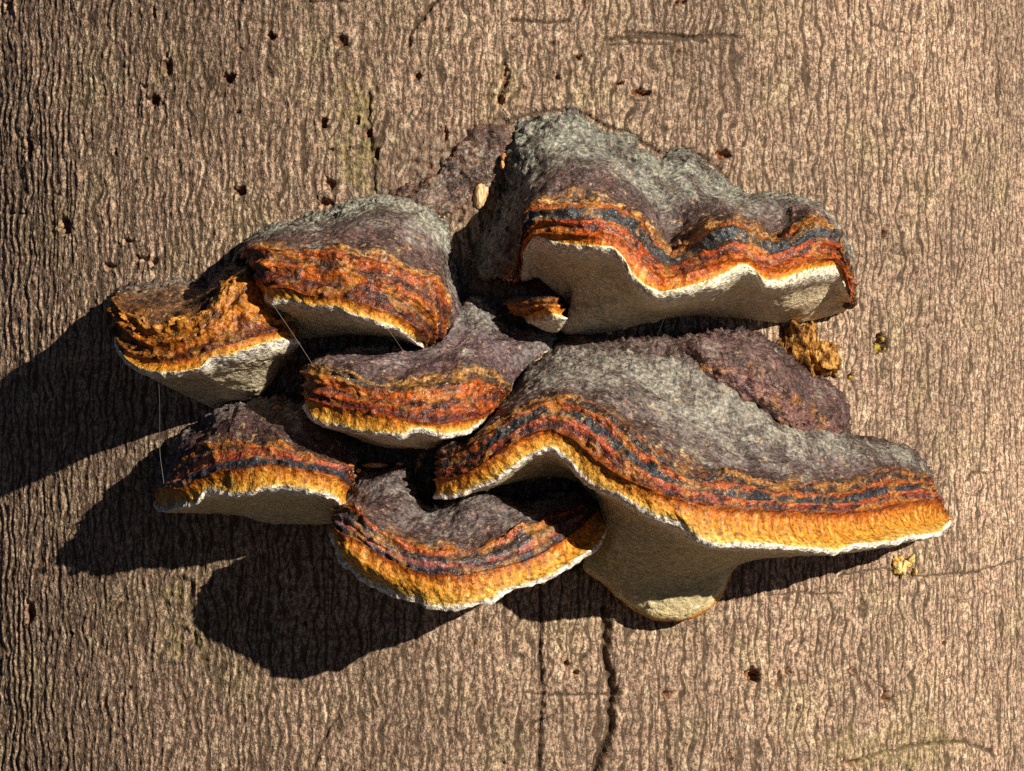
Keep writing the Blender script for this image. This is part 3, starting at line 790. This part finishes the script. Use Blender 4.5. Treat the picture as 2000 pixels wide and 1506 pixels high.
# far left bracket -----------------------------------------------------
D_LINES = [
    (0, "215,600 225,572 242,560 276,555 314,552 352,550 382,550 413,546 440,528 460,508 500,510 560,560 590,640", [-8]),
    (.5, "217,590 228,574 250,566 290,562 330,560 360,562 385,570 405,572 425,548 445,525 470,512 505,520 545,570 575,640", [40, 60, 70, 75, 80, 80, 80, 85, 90, 100, 110, 110, 90, 60]),
    (1.0, "219,578 232,596 268,611 299,632 325,622 367,611 400,592 418,575 436,548 466,520 489,512 500,550 520,590 560,635", [90, 140, 180, 210, 215, 215, 210, 205, 195, 185, 180, 170, 150, 110]),
    (1.4, "222,600 236,622 268,645 305,662 345,655 390,640 425,615 450,590 480,570 505,590 530,620 570,645", [110, 160, 205, 235, 245, 245, 240, 230, 220, 205, 185, 140]),
    (2.0, "223,645 235,672 262,694 300,702 340,705 375,700 405,688 440,676 490,660 523,652 561,645 578,650", [110, 165, 212, 242, 252, 254, 252, 246, 236, 222, 192, 150]),
    (2.8, "223,655 230,679 250,704 276,719 314,726 352,724 390,717 413,696 448,690 504,674 556,660 582,662", [115, 178, 228, 256, 266, 266, 262, 255, 242, 226, 200, 150]),
    (3.0, "223,662 231,687 251,714 276,729 314,736 352,734 393,728 417,709 452,704 504,686 556,672 584,670", [110, 165, 213, 238, 248, 248, 243, 238, 223, 208, 188, 148]),
    (3.3, "232,680 250,705 276,728 314,738 352,740 395,740 430,728 470,715 520,700 560,688 584,676", [90, 140, 175, 190, 195, 195, 190, 185, 175, 160, 130]),
    (4.0, "260,700 290,728 330,755 370,772 400,786 428,801 443,790 504,774 535,740 553,702 580,680", [20, 20, 30, 40, 30, 10, 20, 40, 60, 80, 100]),
    (4.3, "260,690 300,715 340,735 380,755 410,775 428,790 450,780 500,760 540,735 560,705 580,670", [-8])]
mD = fungus_mat('fungus_far_left', [(0.0, '6f655c'), (0.35, '8d7f70'), (0.6, '8a6a4c'), (0.85, '7a5230'), (0.95, '6a4426')], BANDS_D, MARGIN, zj=0.22, flake=0.65)
fungus('bracket_fungus', 'ragged golden brown bracket with a dished flat top throwing the longest shadow', D_LINES, mD, capl=30, capr=-10, seed=4, crumbs=40, rough=1.3, step=7, bandrel=1.5, lift=60, creases=(("375,580 400,570 440,530", 9, 20), ("255,605 290,635 330,650", 9, 16), ("400,600 425,605 430,620", 7, 14), ("320,690 318,735", 5, 12)))

# centre bracket --------------------------------------------------------
E_LINES = [
    (0, "600,705 640,695 720,690 790,690 850,672 900,640 905,600 915,577 958,596 980,622 1014,641 1060,645 1092,660 1085,682 1040,700 1030,730 1010,760 985,800", [-8]),
    (.2, "600,700 630,690 680,684 728,681 770,690 800,688 850,672 895,645 908,610 918,584 958,600 985,628 1014,646 1060,652 1086,663 1078,680 1036,695 1024,730 1005,755 980,800", [60, 110, 130, 130, 120, 110, 100, 80, 60, 50, 55, 60, 65, 70, 70, 80, 80, 90, 90, 60]),
    (.6, "600,700 630,696 680,692 740,695 800,698 850,692 890,680 930,665 965,670 990,685 1005,700 1012,725 1000,748 975,800", [90, 150, 185, 190, 190, 180, 160, 140, 130, 130, 130, 130, 130, 90]),
    (1.0, "599,710 630,717 678,726 717,742 756,748 798,741 826,739 868,734 918,722 952,729 980,742 1000,754 985,790 968,805", [100, 170, 220, 235, 240, 240, 240, 235, 225, 205, 180, 150, 120, 90]),
    (1.5, "596,740 625,752 680,765 740,780 798,782 850,782 910,776 950,768 980,772 972,800", [110, 185, 240, 265, 275, 275, 265, 240, 190, 110]),
    (2.0, "592,770 605,778 650,792 694,802 742,810 798,821 854,829 882,826 924,820 950,812 965,803", [100, 170, 240, 270, 285, 290, 290, 285, 265, 225, 140]),
    (2.8, "591,790 596,801 612,815 644,827 672,832 706,840 742,845 784,845 818,836 840,838 862,845 890,843 921,837 940,822 958,808", [95, 150, 200, 246, 268, 278, 287, 292, 292, 290, 285, 275, 255, 222, 145]),
    (3.0, "592,796 596,808 612,822 644,834 672,839 706,848 742,853 784,854 818,846 840,849 862,855 890,852 919,845 938,829 955,812", [90, 140, 190, 235, 255, 265, 275, 280, 280, 280, 275, 265, 245, 215, 140]),
    (3.4, "610,815 640,835 680,845 730,858 784,864 840,862 880,855 915,846 940,828", [80, 140, 170, 190, 200, 200, 190, 180, 130]),
    (4.0, "650,835 683,845 728,866 784,877 840,877 862,864 890,852 920,845", [20, 40, 60, 70, 70, 90, 120, 120]),
    (4.3, "660,820 700,830 740,840 790,845 840,845 880,840 920,830", [-8])]
mE = fungus_mat('fungus_centre', [(0.0, '75756a'), (0.25, '8f9085'), (0.5, '7a6a6c'), (0.78, '70585a'), (0.95, '54423e')], BANDS_E, MARGIN)
fungus('bracket_fungus', 'middle bracket with broad rust and black bands, speckled grey neck, hemmed in on all sides', E_LINES, mE, capl=20, capr=-5, seed=5, crumbs=150, corr=3.2, lift=105, base_px=(900, 690), creases=(("1005,655 1030,675 1040,690", 6, 16), ("770,680 776,694 785,690", 5, 14)))

# big right bracket -----------------------------------------------------
F_LINES = [
    (0, "880,900 890,850 950,800 1000,750 1050,715 1100,690 1200,690 1340,690 1420,690 1500,720 1560,760 1610,800 1662,852 1712,863 1770,880 1800,905 1812,935 1830,985 1840,1020", [-8]),
    (.2, "870,870 900,850 931,834 964,801 985,775 1018,738 1042,704 1076,674 1122,660 1211,664 1341,662 1415,660 1470,690 1530,740 1590,800 1645,845 1712,861 1772,877 1804,902 1814,928 1828,980 1842,1025", [60, 90, 90, 85, 80, 80, 85, 100, 115, 120, 120, 120, 110, 100, 90, 70, 55, 45, 40, 35, 30, 20]),
    (.6, "862,868 900,852 945,830 985,795 1020,765 1070,735 1130,722 1200,735 1270,770 1340,805 1420,830 1500,850 1580,862 1660,872 1730,885 1785,905 1810,930 1830,985 1845,1025", [90, 130, 150, 160, 165, 170, 180, 190, 195, 200, 200, 195, 180, 160, 140, 110, 80, 60, 40]),
    (.85, "858,876 900,860 955,825 1000,790 1045,768 1090,758 1150,768 1195,785 1240,820 1290,850 1345,885 1400,905 1470,918 1550,925 1630,925 1690,912 1740,905 1790,915 1813,930 1830,990 1846,1025", [110, 150, 180, 195, 205, 215, 225, 235, 245, 255, 260, 260, 255, 245, 230, 205, 175, 130, 90, 65, 40]),
    (1.0, "856,886 902,868 964,828 1005,799 1046,778 1087,769 1149,782 1190,802 1231,838 1272,868 1334,908 1375,928 1424,918 1465,933 1527,945 1588,946 1650,948 1691,930 1732,918 1774,925 1815,930 1830,990 1847,1022", [120, 165, 200, 215, 225, 235, 245, 255, 265, 275, 285, 290, 290, 285, 275, 260, 240, 220, 195, 160, 110, 75, 45]),
    (1.5, "853,915 902,900 955,868 1005,835 1040,815 1078,806 1125,815 1170,840 1220,885 1280,925 1340,950 1400,962 1470,972 1550,977 1630,980 1690,970 1750,955 1800,952 1825,960 1835,995 1850,1020", [130, 180, 215, 235, 245, 255, 265, 280, 295, 305, 315, 315, 310, 300, 280, 255, 225, 180, 140, 100, 60]),
    (2.0, "851,938 902,929 947,905 997,872 1034,852 1071,842 1108,851 1149,884 1211,929 1272,958 1334,982 1396,994 1465,1000 1547,1004 1629,1007 1691,1002 1753,988 1800,982 1830,983 1845,1000 1853,1015", [135, 185, 220, 245, 255, 265, 275, 290, 310, 325, 335, 335, 325, 315, 295, 270, 240, 210, 170, 120, 70]),
    (2.5, "849,955 900,950 950,925 1000,893 1036,873 1073,860 1105,872 1140,905 1205,948 1270,985 1330,1008 1390,1030 1465,1036 1547,1040 1635,1045 1700,1035 1760,1020 1815,1015 1843,1010 1855,1012", [135, 188, 223, 248, 258, 268, 280, 296, 318, 333, 343, 343, 333, 322, 302, 277, 247, 215, 165, 80]),
    (2.85, "848,966 881,968 922,954 964,937 1005,908 1034,888 1058,877 1075,873 1101,888 1131,921 1172,953 1204,961 1237,982 1274,1002 1328,1022 1376,1054 1417,1061 1498,1061 1547,1067 1597,1071 1638,1075 1671,1061 1712,1059 1774,1047 1836,1038 1857,1015", [133, 170, 200, 226, 247, 257, 265, 269, 280, 298, 313, 320, 328, 335, 343, 346, 343, 333, 325, 313, 301, 285, 263, 228, 178, 95]),
    (3.0, "848,972 881,974 922,961 964,944 1005,915 1034,895 1058,884 1075,880 1099,895 1128,928 1169,961 1202,969 1235,990 1272,1010 1326,1031 1375,1063 1417,1070 1498,1070 1547,1076 1597,1080 1638,1084 1671,1070 1712,1068 1774,1055 1835,1046 1856,1020", [130, 165, 195, 220, 240, 250, 258, 262, 272, 290, 305, 312, 320, 327, 335, 338, 335, 325, 317, 305, 293, 277, 255, 220, 170, 90]),
    (3.3, "872,972 925,962 970,945 1010,922 1045,905 1075,900 1110,912 1150,945 1190,975 1240,1005 1300,1040 1360,1068 1420,1076 1500,1078 1560,1080 1620,1082 1660,1075 1712,1066 1774,1055 1830,1045", [110, 150, 170, 180, 185, 190, 200, 215, 225, 230, 235, 235, 230, 220, 205, 190, 175, 150, 120, 90]),
    (3.65, "890,968 972,946 1020,938 1087,930 1135,938 1172,990 1178,1040 1180,1085 1210,1115 1240,1130 1290,1140 1340,1140 1390,1125 1430,1105 1470,1092 1527,1086 1588,1084 1650,1078 1712,1067 1774,1056", [80, 100, 100, 100, 105, 102, 96, 90, 90, 92, 95, 98, 100, 101, 106, 112, 108, 90, 70, 50]),
    (3.95, "900,965 972,946 1025,938 1087,932 1140,940 1165,1010 1160,1060 1140,1103 1182,1138 1211,1165 1240,1184 1275,1200 1310,1205 1350,1198 1385,1178 1410,1152 1422,1128 1432,1108 1465,1094 1527,1086 1588,1084 1650,1078 1712,1067 1774,1056", [40, 40, 40, 40, 60, 65, 58, 48, 46, 46, 48, 54, 62, 68, 70, 64, 54, 50, 60, 60, 50, 40, 30, 20]),
    (4.1, "905,962 972,946 1025,938 1087,932 1140,940 1165,1010 1160,1060 1140,1106 1182,1144 1211,1173 1240,1193 1275,1209 1310,1214 1350,1208 1387,1188 1414,1160 1426,1132 1435,1108 1465,1094 1527,1086 1588,1084 1650,1078 1712,1067 1774,1056", [20, 20, 20, 20, 40, 45, 40, 32, 30, 30, 32, 36, 44, 50, 52, 46, 38, 33, 40, 40, 30, 30, 20, 10]),
    (4.3, "910,950 972,936 1025,928 1087,922 1150,935 1180,1010 1175,1060 1160,1095 1195,1130 1220,1158 1250,1178 1280,1194 1310,1199 1350,1193 1380,1172 1404,1145 1415,1118 1430,1095 1465,1084 1527,1076 1588,1074 1650,1068 1712,1057 1774,1046", [-8])]
mF = fungus_mat('fungus_big', [(0.0, '554542'), (0.3, '66544e'), (0.42, '8f897d'), (0.58, '9a968a'), (0.72, '857a74'), (0.86, '68544f'), (0.95, '4f3d39')], BANDS_F, MARGIN, pore='c6b68a', tail=[(3.86, 'c6b68a'), (3.95, 'ead79c'), (4.03, 'c8862c'), (4.3, '8a4a18')])
fungus('bracket_fungus', 'broadest bracket, arched at one end, grey brown top over a wide golden rim', F_LINES, mF, capl=25, capr=-30, seed=6, crumbs=170, lift=50, bulge=(42, 1260, 230), corr=2.4, base_px=(1350, 850), creases=(("1020,745 1000,775 975,805", 9, 14), ("1195,805 1215,830 1250,860", 8, 12), ("1290,870 1320,890", 8, 14), ("1190,690 1260,720 1330,760", 14, 10), ("1640,855 1590,852 1520,830", 10, 12)))

# old knob sitting on its shoulder ---------------------------------------
I_LINES = [
    (0, "1215,690 1290,672 1360,655 1408,651 1465,655 1510,675 1550,715 1590,742 1630,764 1656,798 1655,835 1647,852", [-8]),
    (.4, "1220,700 1290,682 1365,664 1415,656 1465,661 1508,684 1548,722 1590,748 1632,770 1654,802 1654,832 1647,850", [70, 95, 112, 128, 130, 120, 112, 106, 102, 95, 82, 60]),
    (.8, "1240,722 1310,705 1380,694 1450,694 1500,718 1545,755 1592,781 1630,803 1646,825 1645,847", [70, 105, 138, 158, 162, 158, 154, 142, 118, 74]),
    (1.2, "1270,752 1340,745 1410,745 1475,765 1530,795 1578,822 1615,841 1640,851", [70, 115, 150, 165, 170, 165, 145, 90]),
    (1.6, "1310,782 1370,780 1435,786 1490,812 1542,840 1592,856 1633,857", [60, 90, 115, 128, 132, 120, 70]),
    (1.9, "1320,775 1380,774 1445,778 1500,805 1545,830 1590,842 1625,845", [30, 40, 40, 40, 40, 40, 20])]
I_LINES = [(v, p, d if v in (0, 1.9) else [x * 1.12 for x in d]) for v, p, d in I_LINES]
mI = fungus_mat('fungus_knob', [(0, '4d3c3a'), (0.4, '6e5450'), (0.8, '7a5e58'), (0.95, '705048')], [(1.1, '7a5650'), (1.3, '84605a'), (1.6, '5e4440'), (1.95, '4a3834')], MARGIN, zj=0.3, flake=0.3)
fungus('bracket_fungus', 'rounded purple brown knob of old bracket without bright rim, beside the rotten wood', I_LINES, mI, capl=0, capr=-10, seed=7, step=0, rough=1.5, bandrel=0.9, parts=(('cap', -1, 9),), crumbs=90, creases=(("1395,690 1370,730 1400,760", 10, 14), ("1470,755 1500,795 1505,810", 8, 20), ("1420,740 1470,755", 8, 12)))

# lower left bracket ------------------------------------------------------
G_LINES = [
    (0, "300,985 330,915 345,880 360,850 400,832 425,803 475,784 530,778 575,773 640,800 690,850 705,900 700,960", [-8]),
    (.3, "302,975 332,917 343,896 356,856 380,843 402,836 426,810 450,799 476,791 515,790 535,787 570,785 625,815 670,860 695,900 690,960", [30, 50, 60, 60, 65, 75, 85, 90, 95, 100, 100, 100, 100, 95, 80, 50]),
    (.7, "302,968 336,922 352,890 375,860 402,848 440,828 480,822 520,830 545,838 580,842 630,865 675,895 690,950", [60, 95, 115, 130, 145, 160, 170, 175, 180, 180, 180, 160, 80]),
    (1.0, "303,958 324,940 345,910 370,888 396,860 426,867 446,856 478,870 514,870 550,860 579,880 618,896 660,903 692,909 688,960", [70, 110, 140, 165, 185, 195, 200, 205, 210, 215, 215, 215, 205, 190, 90]),
    (1.5, "302,960 322,942 350,928 390,902 440,885 490,878 540,880 590,892 640,903 685,918 688,960", [80, 125, 165, 195, 215, 225, 230, 232, 228, 210, 110]),
    (2.0, "301,968 317,950 350,955 376,943 410,927 436,919 475,917 501,910 527,909 566,912 605,919 644,927 670,938 682,955", [80, 130, 175, 195, 215, 225, 235, 238, 240, 240, 240, 238, 225, 160]),
    (2.8, "301,978 308,988 325,990 353,981 379,979 390,967 407,952 426,955 459,960 488,958 514,951 540,948 579,950 600,955 639,963 656,967 670,980 678,985", [80, 112, 140, 172, 193, 203, 213, 223, 234, 241, 244, 246, 246, 246, 244, 236, 210, 160]),
    (3.0, "301,984 306,997 322,999 353,990 379,989 390,976 407,961 426,964 459,969 488,967 514,960 540,957 579,959 600,964 639,972 655,976 668,988 676,990", [80, 110, 135, 165, 185, 195, 205, 215, 225, 232, 235, 237, 237, 237, 235, 228, 205, 160]),
    (3.3, "318,998 355,993 390,985 420,978 460,980 500,978 540,975 580,977 620,982 650,988 668,990", [90, 125, 145, 155, 165, 170, 172, 172, 170, 165, 140]),
    (4.0, "330,1001 384,1001 430,1003 467,1006 496,1013 530,1022 592,1024 640,1024 665,1020", [20, 20, 20, 20, 20, 20, 30, 40, 40]),
    (4.3, "345,985 384,988 430,990 470,993 500,998 540,1003 592,1005 640,1005 660,1000", [-8])]
mG = fungus_mat('fungus_lower_left', [(0.0, '6f6462'), (0.35, '7a6c6a'), (0.6, '6a5250'), (0.8, '5a4240'), (0.95, '553c30')], BANDS_G, MARGIN, flake=0.6, zj=0.13)
fungus('bracket_fungus', 'humped dark bracket with red and slate stripes and a small pale scale on top', G_LINES, mG, capl=30, capr=-10, seed=8, crumbs=30, rough=1.2, corr=3.2, lift=25, base_px=(500, 850), creases=(("400,838 395,870 390,900", 9, 14), ("520,800 522,840 510,860", 9, 10)))

# bottom middle bracket -----------------------------------------------------
H_LINES = [
    (0, "680,1000 690,950 705,925 760,920 785,920 800,950 820,985 845,1000 890,990 940,975 1000,985 1050,975 1100,960 1150,955 1175,960 1180,975", [-8]),
    (.3, "672,990 684,954 696,928 712,922 740,918 784,915 800,942 815,972 831,990 854,990 884,978 914,964 944,963 974,968 1000,980 1034,985 1080,975 1130,960 1170,958 1182,970", [60, 85, 95, 100, 100, 100, 110, 120, 130, 130, 130, 130, 130, 125, 120, 110, 95, 85, 70, 40]),
    (.7, "662,993 690,975 730,975 770,985 800,1005 830,1020 870,1022 910,1010 950,1000 990,1003 1030,1005 1070,998 1120,980 1165,966 1183,972", [100, 150, 175, 185, 195, 200, 205, 205, 200, 195, 180, 160, 130, 100, 50]),
    (1.0, "655,996 689,987 719,1010 755,1040 788,1056 848,1071 905,1071 950,1062 980,1047 995,1032 1018,1018 1046,1019 1080,1008 1130,988 1170,972 1184,974", [120, 180, 215, 240, 255, 265, 265, 255, 245, 235, 225, 215, 195, 155, 110, 60]),
    (1.5, "650,1005 680,1015 715,1045 755,1068 800,1087 850,1098 905,1098 960,1085 1010,1070 1045,1050 1080,1035 1120,1015 1160,990 1184,978", [130, 195, 235, 260, 275, 285, 285, 275, 260, 245, 225, 195, 145, 75]),
    (2.0, "648,1015 665,1043 698,1056 722,1073 758,1094 800,1112 842,1124 890,1126 938,1119 995,1106 1040,1091 1075,1072 1110,1048 1145,1018 1170,993 1185,982", [130, 190, 230, 255, 275, 290, 298, 300, 297, 285, 270, 255, 235, 195, 145, 90]),
    (2.5, "645,1030 655,1060 685,1085 718,1108 760,1130 805,1145 850,1158 895,1160 940,1152 995,1130 1042,1115 1085,1095 1125,1068 1158,1035 1178,1005 1186,985", [135, 195, 238, 262, 282, 296, 305, 307, 304, 292, 277, 262, 240, 200, 150, 92]),
    (2.85, "644,1036 648,1053 658,1076 670,1097 700,1121 730,1142 777,1160 813,1169 843,1181 878,1185 919,1178 955,1172 991,1149 1039,1137 1082,1119 1112,1101 1133,1086 1173,1056 1186,1017 1186,984", [124, 156, 187, 212, 237, 259, 279, 292, 299, 303, 303, 297, 289, 277, 262, 249, 235, 196, 150, 92]),
    (3.0, "644,1044 647,1061 656,1085 668,1106 698,1130 728,1151 776,1169 812,1178 842,1190 878,1194 920,1187 956,1181 992,1157 1040,1145 1082,1127 1112,1109 1133,1094 1172,1064 1185,1025 1185,985", [120, 150, 180, 205, 230, 252, 272, 285, 292, 296, 296, 290, 282, 270, 255, 242, 228, 190, 145, 90]),
    (3.3, "655,1060 680,1090 720,1120 770,1145 820,1160 870,1168 920,1165 980,1145 1040,1128 1090,1108 1135,1080 1165,1050 1178,1015", [100, 140, 165, 180, 190, 195, 195, 185, 175, 160, 140, 115, 80]),
    (4.0, "690,1050 740,1075 800,1095 870,1105 940,1100 1000,1085 1060,1065 1110,1040 1150,1010", [-8])]
mH = fungus_mat('fungus_bottom', [(0.0, '807472'), (0.35, '7e7472'), (0.6, '756a68'), (0.8, '6a5856'), (0.95, '54423e')], BANDS_H, MARGIN, flake=0.5)
fungus('bracket_fungus', 'lowest scoop-shaped bracket with half-moon golden edge facing out, bark shadow beneath', H_LINES, mH, capl=25, capr=-10, seed=9, crumbs=110, rough=1.25, corr=3.6, lift=85, base_px=(880, 1010), creases=(("872,1010 880,1020 872,1040", 9, 24), ("730,990 760,1010", 10, 12), ("970,1030 985,1035", 9, 14), ("830,1000 850,1030 860,1060", 8, 10)))

# ------------------------------------------------------------------ small things
def ico(sub=2):
    import bmesh
    bm = bmesh.new()
    bmesh.ops.create_icosphere(bm, subdivisions=sub, radius=1)
    V = np.array([v.co[:] for v in bm.verts])
    F = np.array([[v.index for v in f.verts] for f in bm.faces])
    bm.free()
    return V, F


ICO = {k: ico(k) for k in (2, 3, 4)}


def lumps(specs, rough=0.25, sub=3, seed=0):
    """several fused nodules: px, py, out-distance, half sizes across / up / out, roll in degrees"""
    Vs, Fs, n = [], [], 0
    V0, F0 = ICO[sub]
    for k, (x, y, d, rx, rz, ry, roll) in enumerate(specs):
        c = at(x, y, d)
        nz = fbm(V0[:, 0] * 1.8 + seed + k * 5, V0[:, 1] * 1.8, V0[:, 2] * 1.8, 3)
        v = V0 * (1 + rough * nz)[:, None] * np.array([rx, ry, rz])
        a = math.radians(roll)
        v = np.column_stack([v[:, 0] * math.cos(a) - v[:, 2] * math.sin(a), v[:, 1], v[:, 0] * math.sin(a) + v[:, 2] * math.cos(a)])
        Vs.append((v + c) * S)
        Fs.append(F0 + n)
        n += len(V0)
    return np.concatenate(Vs), np.concatenate(Fs)


def lump_thing(name, label, cat, specs, mat, rough=0.25, sub=3, seed=0, group=None):
    V, F = lumps(specs, rough, sub, seed)
    o = obj(name, mesh_from(name, V, F), mat)
    return tag(o, label, cat, group)


# rotten wood showing where the bark has broken away: part of the tree
W_LINES = [
    (0, "1512,705 1528,655 1548,634 1585,627 1592,650 1600,665 1628,670 1642,695 1644,722", [3]),
    (.5, "1520,706 1540,665 1560,645 1580,640 1588,660 1598,675 1618,680 1634,698 1638,722", [18, 24, 26, 26, 22, 20, 22, 20, 12]),
    (1, "1530,716 1550,690 1568,670 1583,672 1600,688 1615,698 1628,712 1634,726", [22, 30, 32, 26, 30, 34, 30, 12]),
    (1.5, "1545,732 1568,712 1588,704 1604,712 1620,724 1634,732", [20, 24, 20, 26, 22, 8]),
    (2, "1560,748 1588,738 1610,740 1634,738", [-4])]


def rotten_wood():
    G, zv, arc, cross = loft(W_LINES, None, None, 2.0)
    n = gnormals(G)
    gx, gy = to_px(G)
    fibre = perlin(gx / 5 + gy / 22, gy / 40, 3) + 0.7 * perlin(gx / 11, gy / 7, 8)
    h = 5 * fibre + 7 * perlin(gx / 24, gy / 24, 5)
    cre = np.zeros_like(h)
    for poly, hw, dp in (("1552,640 1556,665 1578,690 1592,700", 6, 22), ("1562,690 1566,712 1590,740", 6, 26), ("1545,680 1552,700", 4, 12), ("1605,712 1625,716", 4, 12)):
        cre += dp * np.exp(-(seg_dist(gx, gy, parse(poly)) / hw)**2)
    G = G + n * (h - cre)[..., None]
    V = (G * S).reshape(-1, 3)
    o = obj('rotten_wood', mesh_from('rotten_wood', V, grid_faces(*G.shape[:2])),
            simple_mat('rotten_wood', [(0.36, '2e1a0c'), (0.46, '7a4c1c'), (0.56, 'b8843a'), (0.68, 'd8b06a')], 330, 0.85, 0.0014, (1, 1, .5)), tree)
    o['label'] = 'patch of fibrous orange rotten wood'


rotten_wood()
V, F = lumps([(937, 382, 6, 13, 26, 12, -4), (945, 372, 4, 10, 18, 10, 3)], 0.12, 3, 4)
o = obj('wood_splinter', mesh_from('wood_splinter', V, F), simple_mat('bare_wood', [(0.35, '8a6034'), (0.5, 'd8b07a'), (0.65, 'f0dcb4')], 420, 0.8, 0.0006, (1, 1, .15)), tree)
o['label'] = 'stub of pale bare wood in the torn bark'

moss = simple_mat('yellow_moss', [(0.35, '3a3a12'), (0.5, 'a08a28'), (0.65, 'd8c460')], 420)
frass = simple_mat('frass', [(0.34, '9a5a22'), (0.46, 'e0b860'), (0.62, 'f6eaa8')], 380)
husk = simple_mat('husk', [(0.35, 'a8642c'), (0.5, 'd89a5a'), (0.65, 'e8bc84')], 300, 0.6)
pale = simple_mat('pale_shred', [(0.35, 'b88a58'), (0.5, 'e8cfa4'), (0.7, 'f4e8cc')], 300)
dark = simple_mat('dark_husk', [(0.35, '3a2a24'), (0.5, '7a6a58'), (0.65, 'a8763c')], 300)
lump_thing('moss_tuft', 'yellow green moss plugging an oval hole in the bark', 'moss', [(1712, 680, -6, 8, 11, 9, 10), (1722, 663, -5, 6, 5, 7, 0), (1727, 684, -8, 4, 7, 6, 0)], moss, 0.5, 3, 1)
lump_thing('moss_tuft', 'tiny dark green moss plug below the rotten wood', 'moss', [(1660, 738, -3, 5, 5, 6, 0)], moss, 0.5, 2, 2)
lump_thing('frass_clump', 'crumbly yellow frass clump on the bark under the golden rim', 'frass', [(1752, 1106, 6, 10, 19, 10, 4), (1764, 1114, 6, 8, 14, 9, -12), (1780, 1094, 7, 7, 12, 9, -20), (1787, 1117, 5, 5, 8, 7, 0), (1770, 1101, 4, 12, 6, 7, -8), (1757, 1092, 6, 8, 7, 8, 10)], frass, 0.5, 3, 3)
lump_thing('resin_bead', 'small orange bead lodged in the grey crust above the deep gap', 'resin', [(984, 307, 34, 6, 8, 6, 0), (982, 322, 34, 5, 9, 5, 5)], husk, 0.25, 3, 4)
lump_thing('bud_scale', 'pale orange oval scale lying on the humped dark bracket', 'bud scale', [(541, 803, 130, 11, 10, 4, 20)], husk, 0.18, 3, 5)
lump_thing('bud_scale', 'long orange scale lying along the back edge of the scoop-shaped bracket', 'bud scale', [(732, 909, 118, 26, 5, 6, 0)], husk, 0.15, 3, 6)
lump_thing('bud_scale', 'short orange scale at the back corner of the scoop-shaped bracket', 'bud scale', [(781, 907, 118, 8, 4, 5, 0)], husk, 0.2, 3, 7)
lump_thing('resin_bead', 'yellow bead wedged between the humped bracket and the scoop-shaped bracket', 'resin', [(700, 919, 150, 5, 4, 5, 0)], frass, 0.15, 3, 8)
lump_thing('husk', 'spotted husk dangling in the dark cleft below the middle bracket', 'husk', [(826, 890, 120, 8, 6, 6, 20), (819, 903, 120, 6, 12, 5, -15), (812, 920, 120, 2, 8, 2, -8)], dark, 0.3, 3, 9)
lump_thing('bark_shred', 'cream shred caught where the middle and broadest brackets meet', 'shred', [(1050, 702, 104, 11, 6, 6, 20), (1032, 713, 104, 14, 4, 4, 25), (1062, 690, 104, 14, 3, 4, 25), (1052, 708, 108, 7, 5, 6, 0)], pale, 0.45, 3, 10)
lump_thing('bud_scale', 'green tipped splinter stuck on the rim of the scoop-shaped bracket notch', 'bud scale', [(834, 1002, 165, 3, 11, 3, 35)], pale, 0.2, 3, 11)

# spider silk -----------------------------------------------------------------
silk = NT('spider_silk', 0.35)
silk.done((0.3, 0.29, 0.27, 1))


def strand(label, pts, r=0.28):
    p = np.array(pts, float)
    t = np.concatenate([[0], np.cumsum(np.linalg.norm(np.diff(p, axis=0), axis=1))])
    q = pchip(t, p, np.linspace(0, t[-1], 40))
    W = at(q[:, 0], q[:, 1], q[:, 2])
    T = np.gradient(W, axis=0)
    T /= np.linalg.norm(T, axis=1)[:, None]
    N1 = np.cross(T, [0.3, 1, 0.1])
    N1 /= np.linalg.norm(N1, axis=1)[:, None]
    N2 = np.cross(T, N1)
    ang = np.arange(6) * math.pi / 3
    V = (W[:, None] + r * (np.cos(ang)[None, :, None] * N1[:, None] + np.sin(ang)[None, :, None] * N2[:, None])) * S
    o = obj('silk_strand', mesh_from('silk_strand', V.reshape(-1, 3), grid_faces(40, 6, wrap=True)), silk.mat)
    tag(o, label, 'spider silk', 'spider silk strung between the brackets')


k = DK
strand('upright silk strand from the ragged golden bracket down to the humped dark one', [(309, 732, 250 * k), (312, 800, 200 * k), (312, 872, 160 * k), (320, 944, 150 * k)], .3)
strand('slanting silk strand crossing from the plump bracket to the middle bracket', [(534, 596, 240 * k), (587, 675, 235 * k), (618, 725, 220 * k), (648, 785, 268 * k)], .28)
strand('level silk strand under the plump bracket', [(555, 625, 190 * k), (630, 633, 205 * k), (706, 641, 205 * k)])
strand('short silk strand from the plump bracket rim to the top of the middle bracket', [(751, 634, 262 * k), (770, 660, 240 * k), (789, 688, 190 * k)])
strand('silk strand hanging from the lip of the wavy-edged bracket', [(1316, 578, 292 * k), (1298, 620, 240 * k), (1282, 660, 135 * k)])
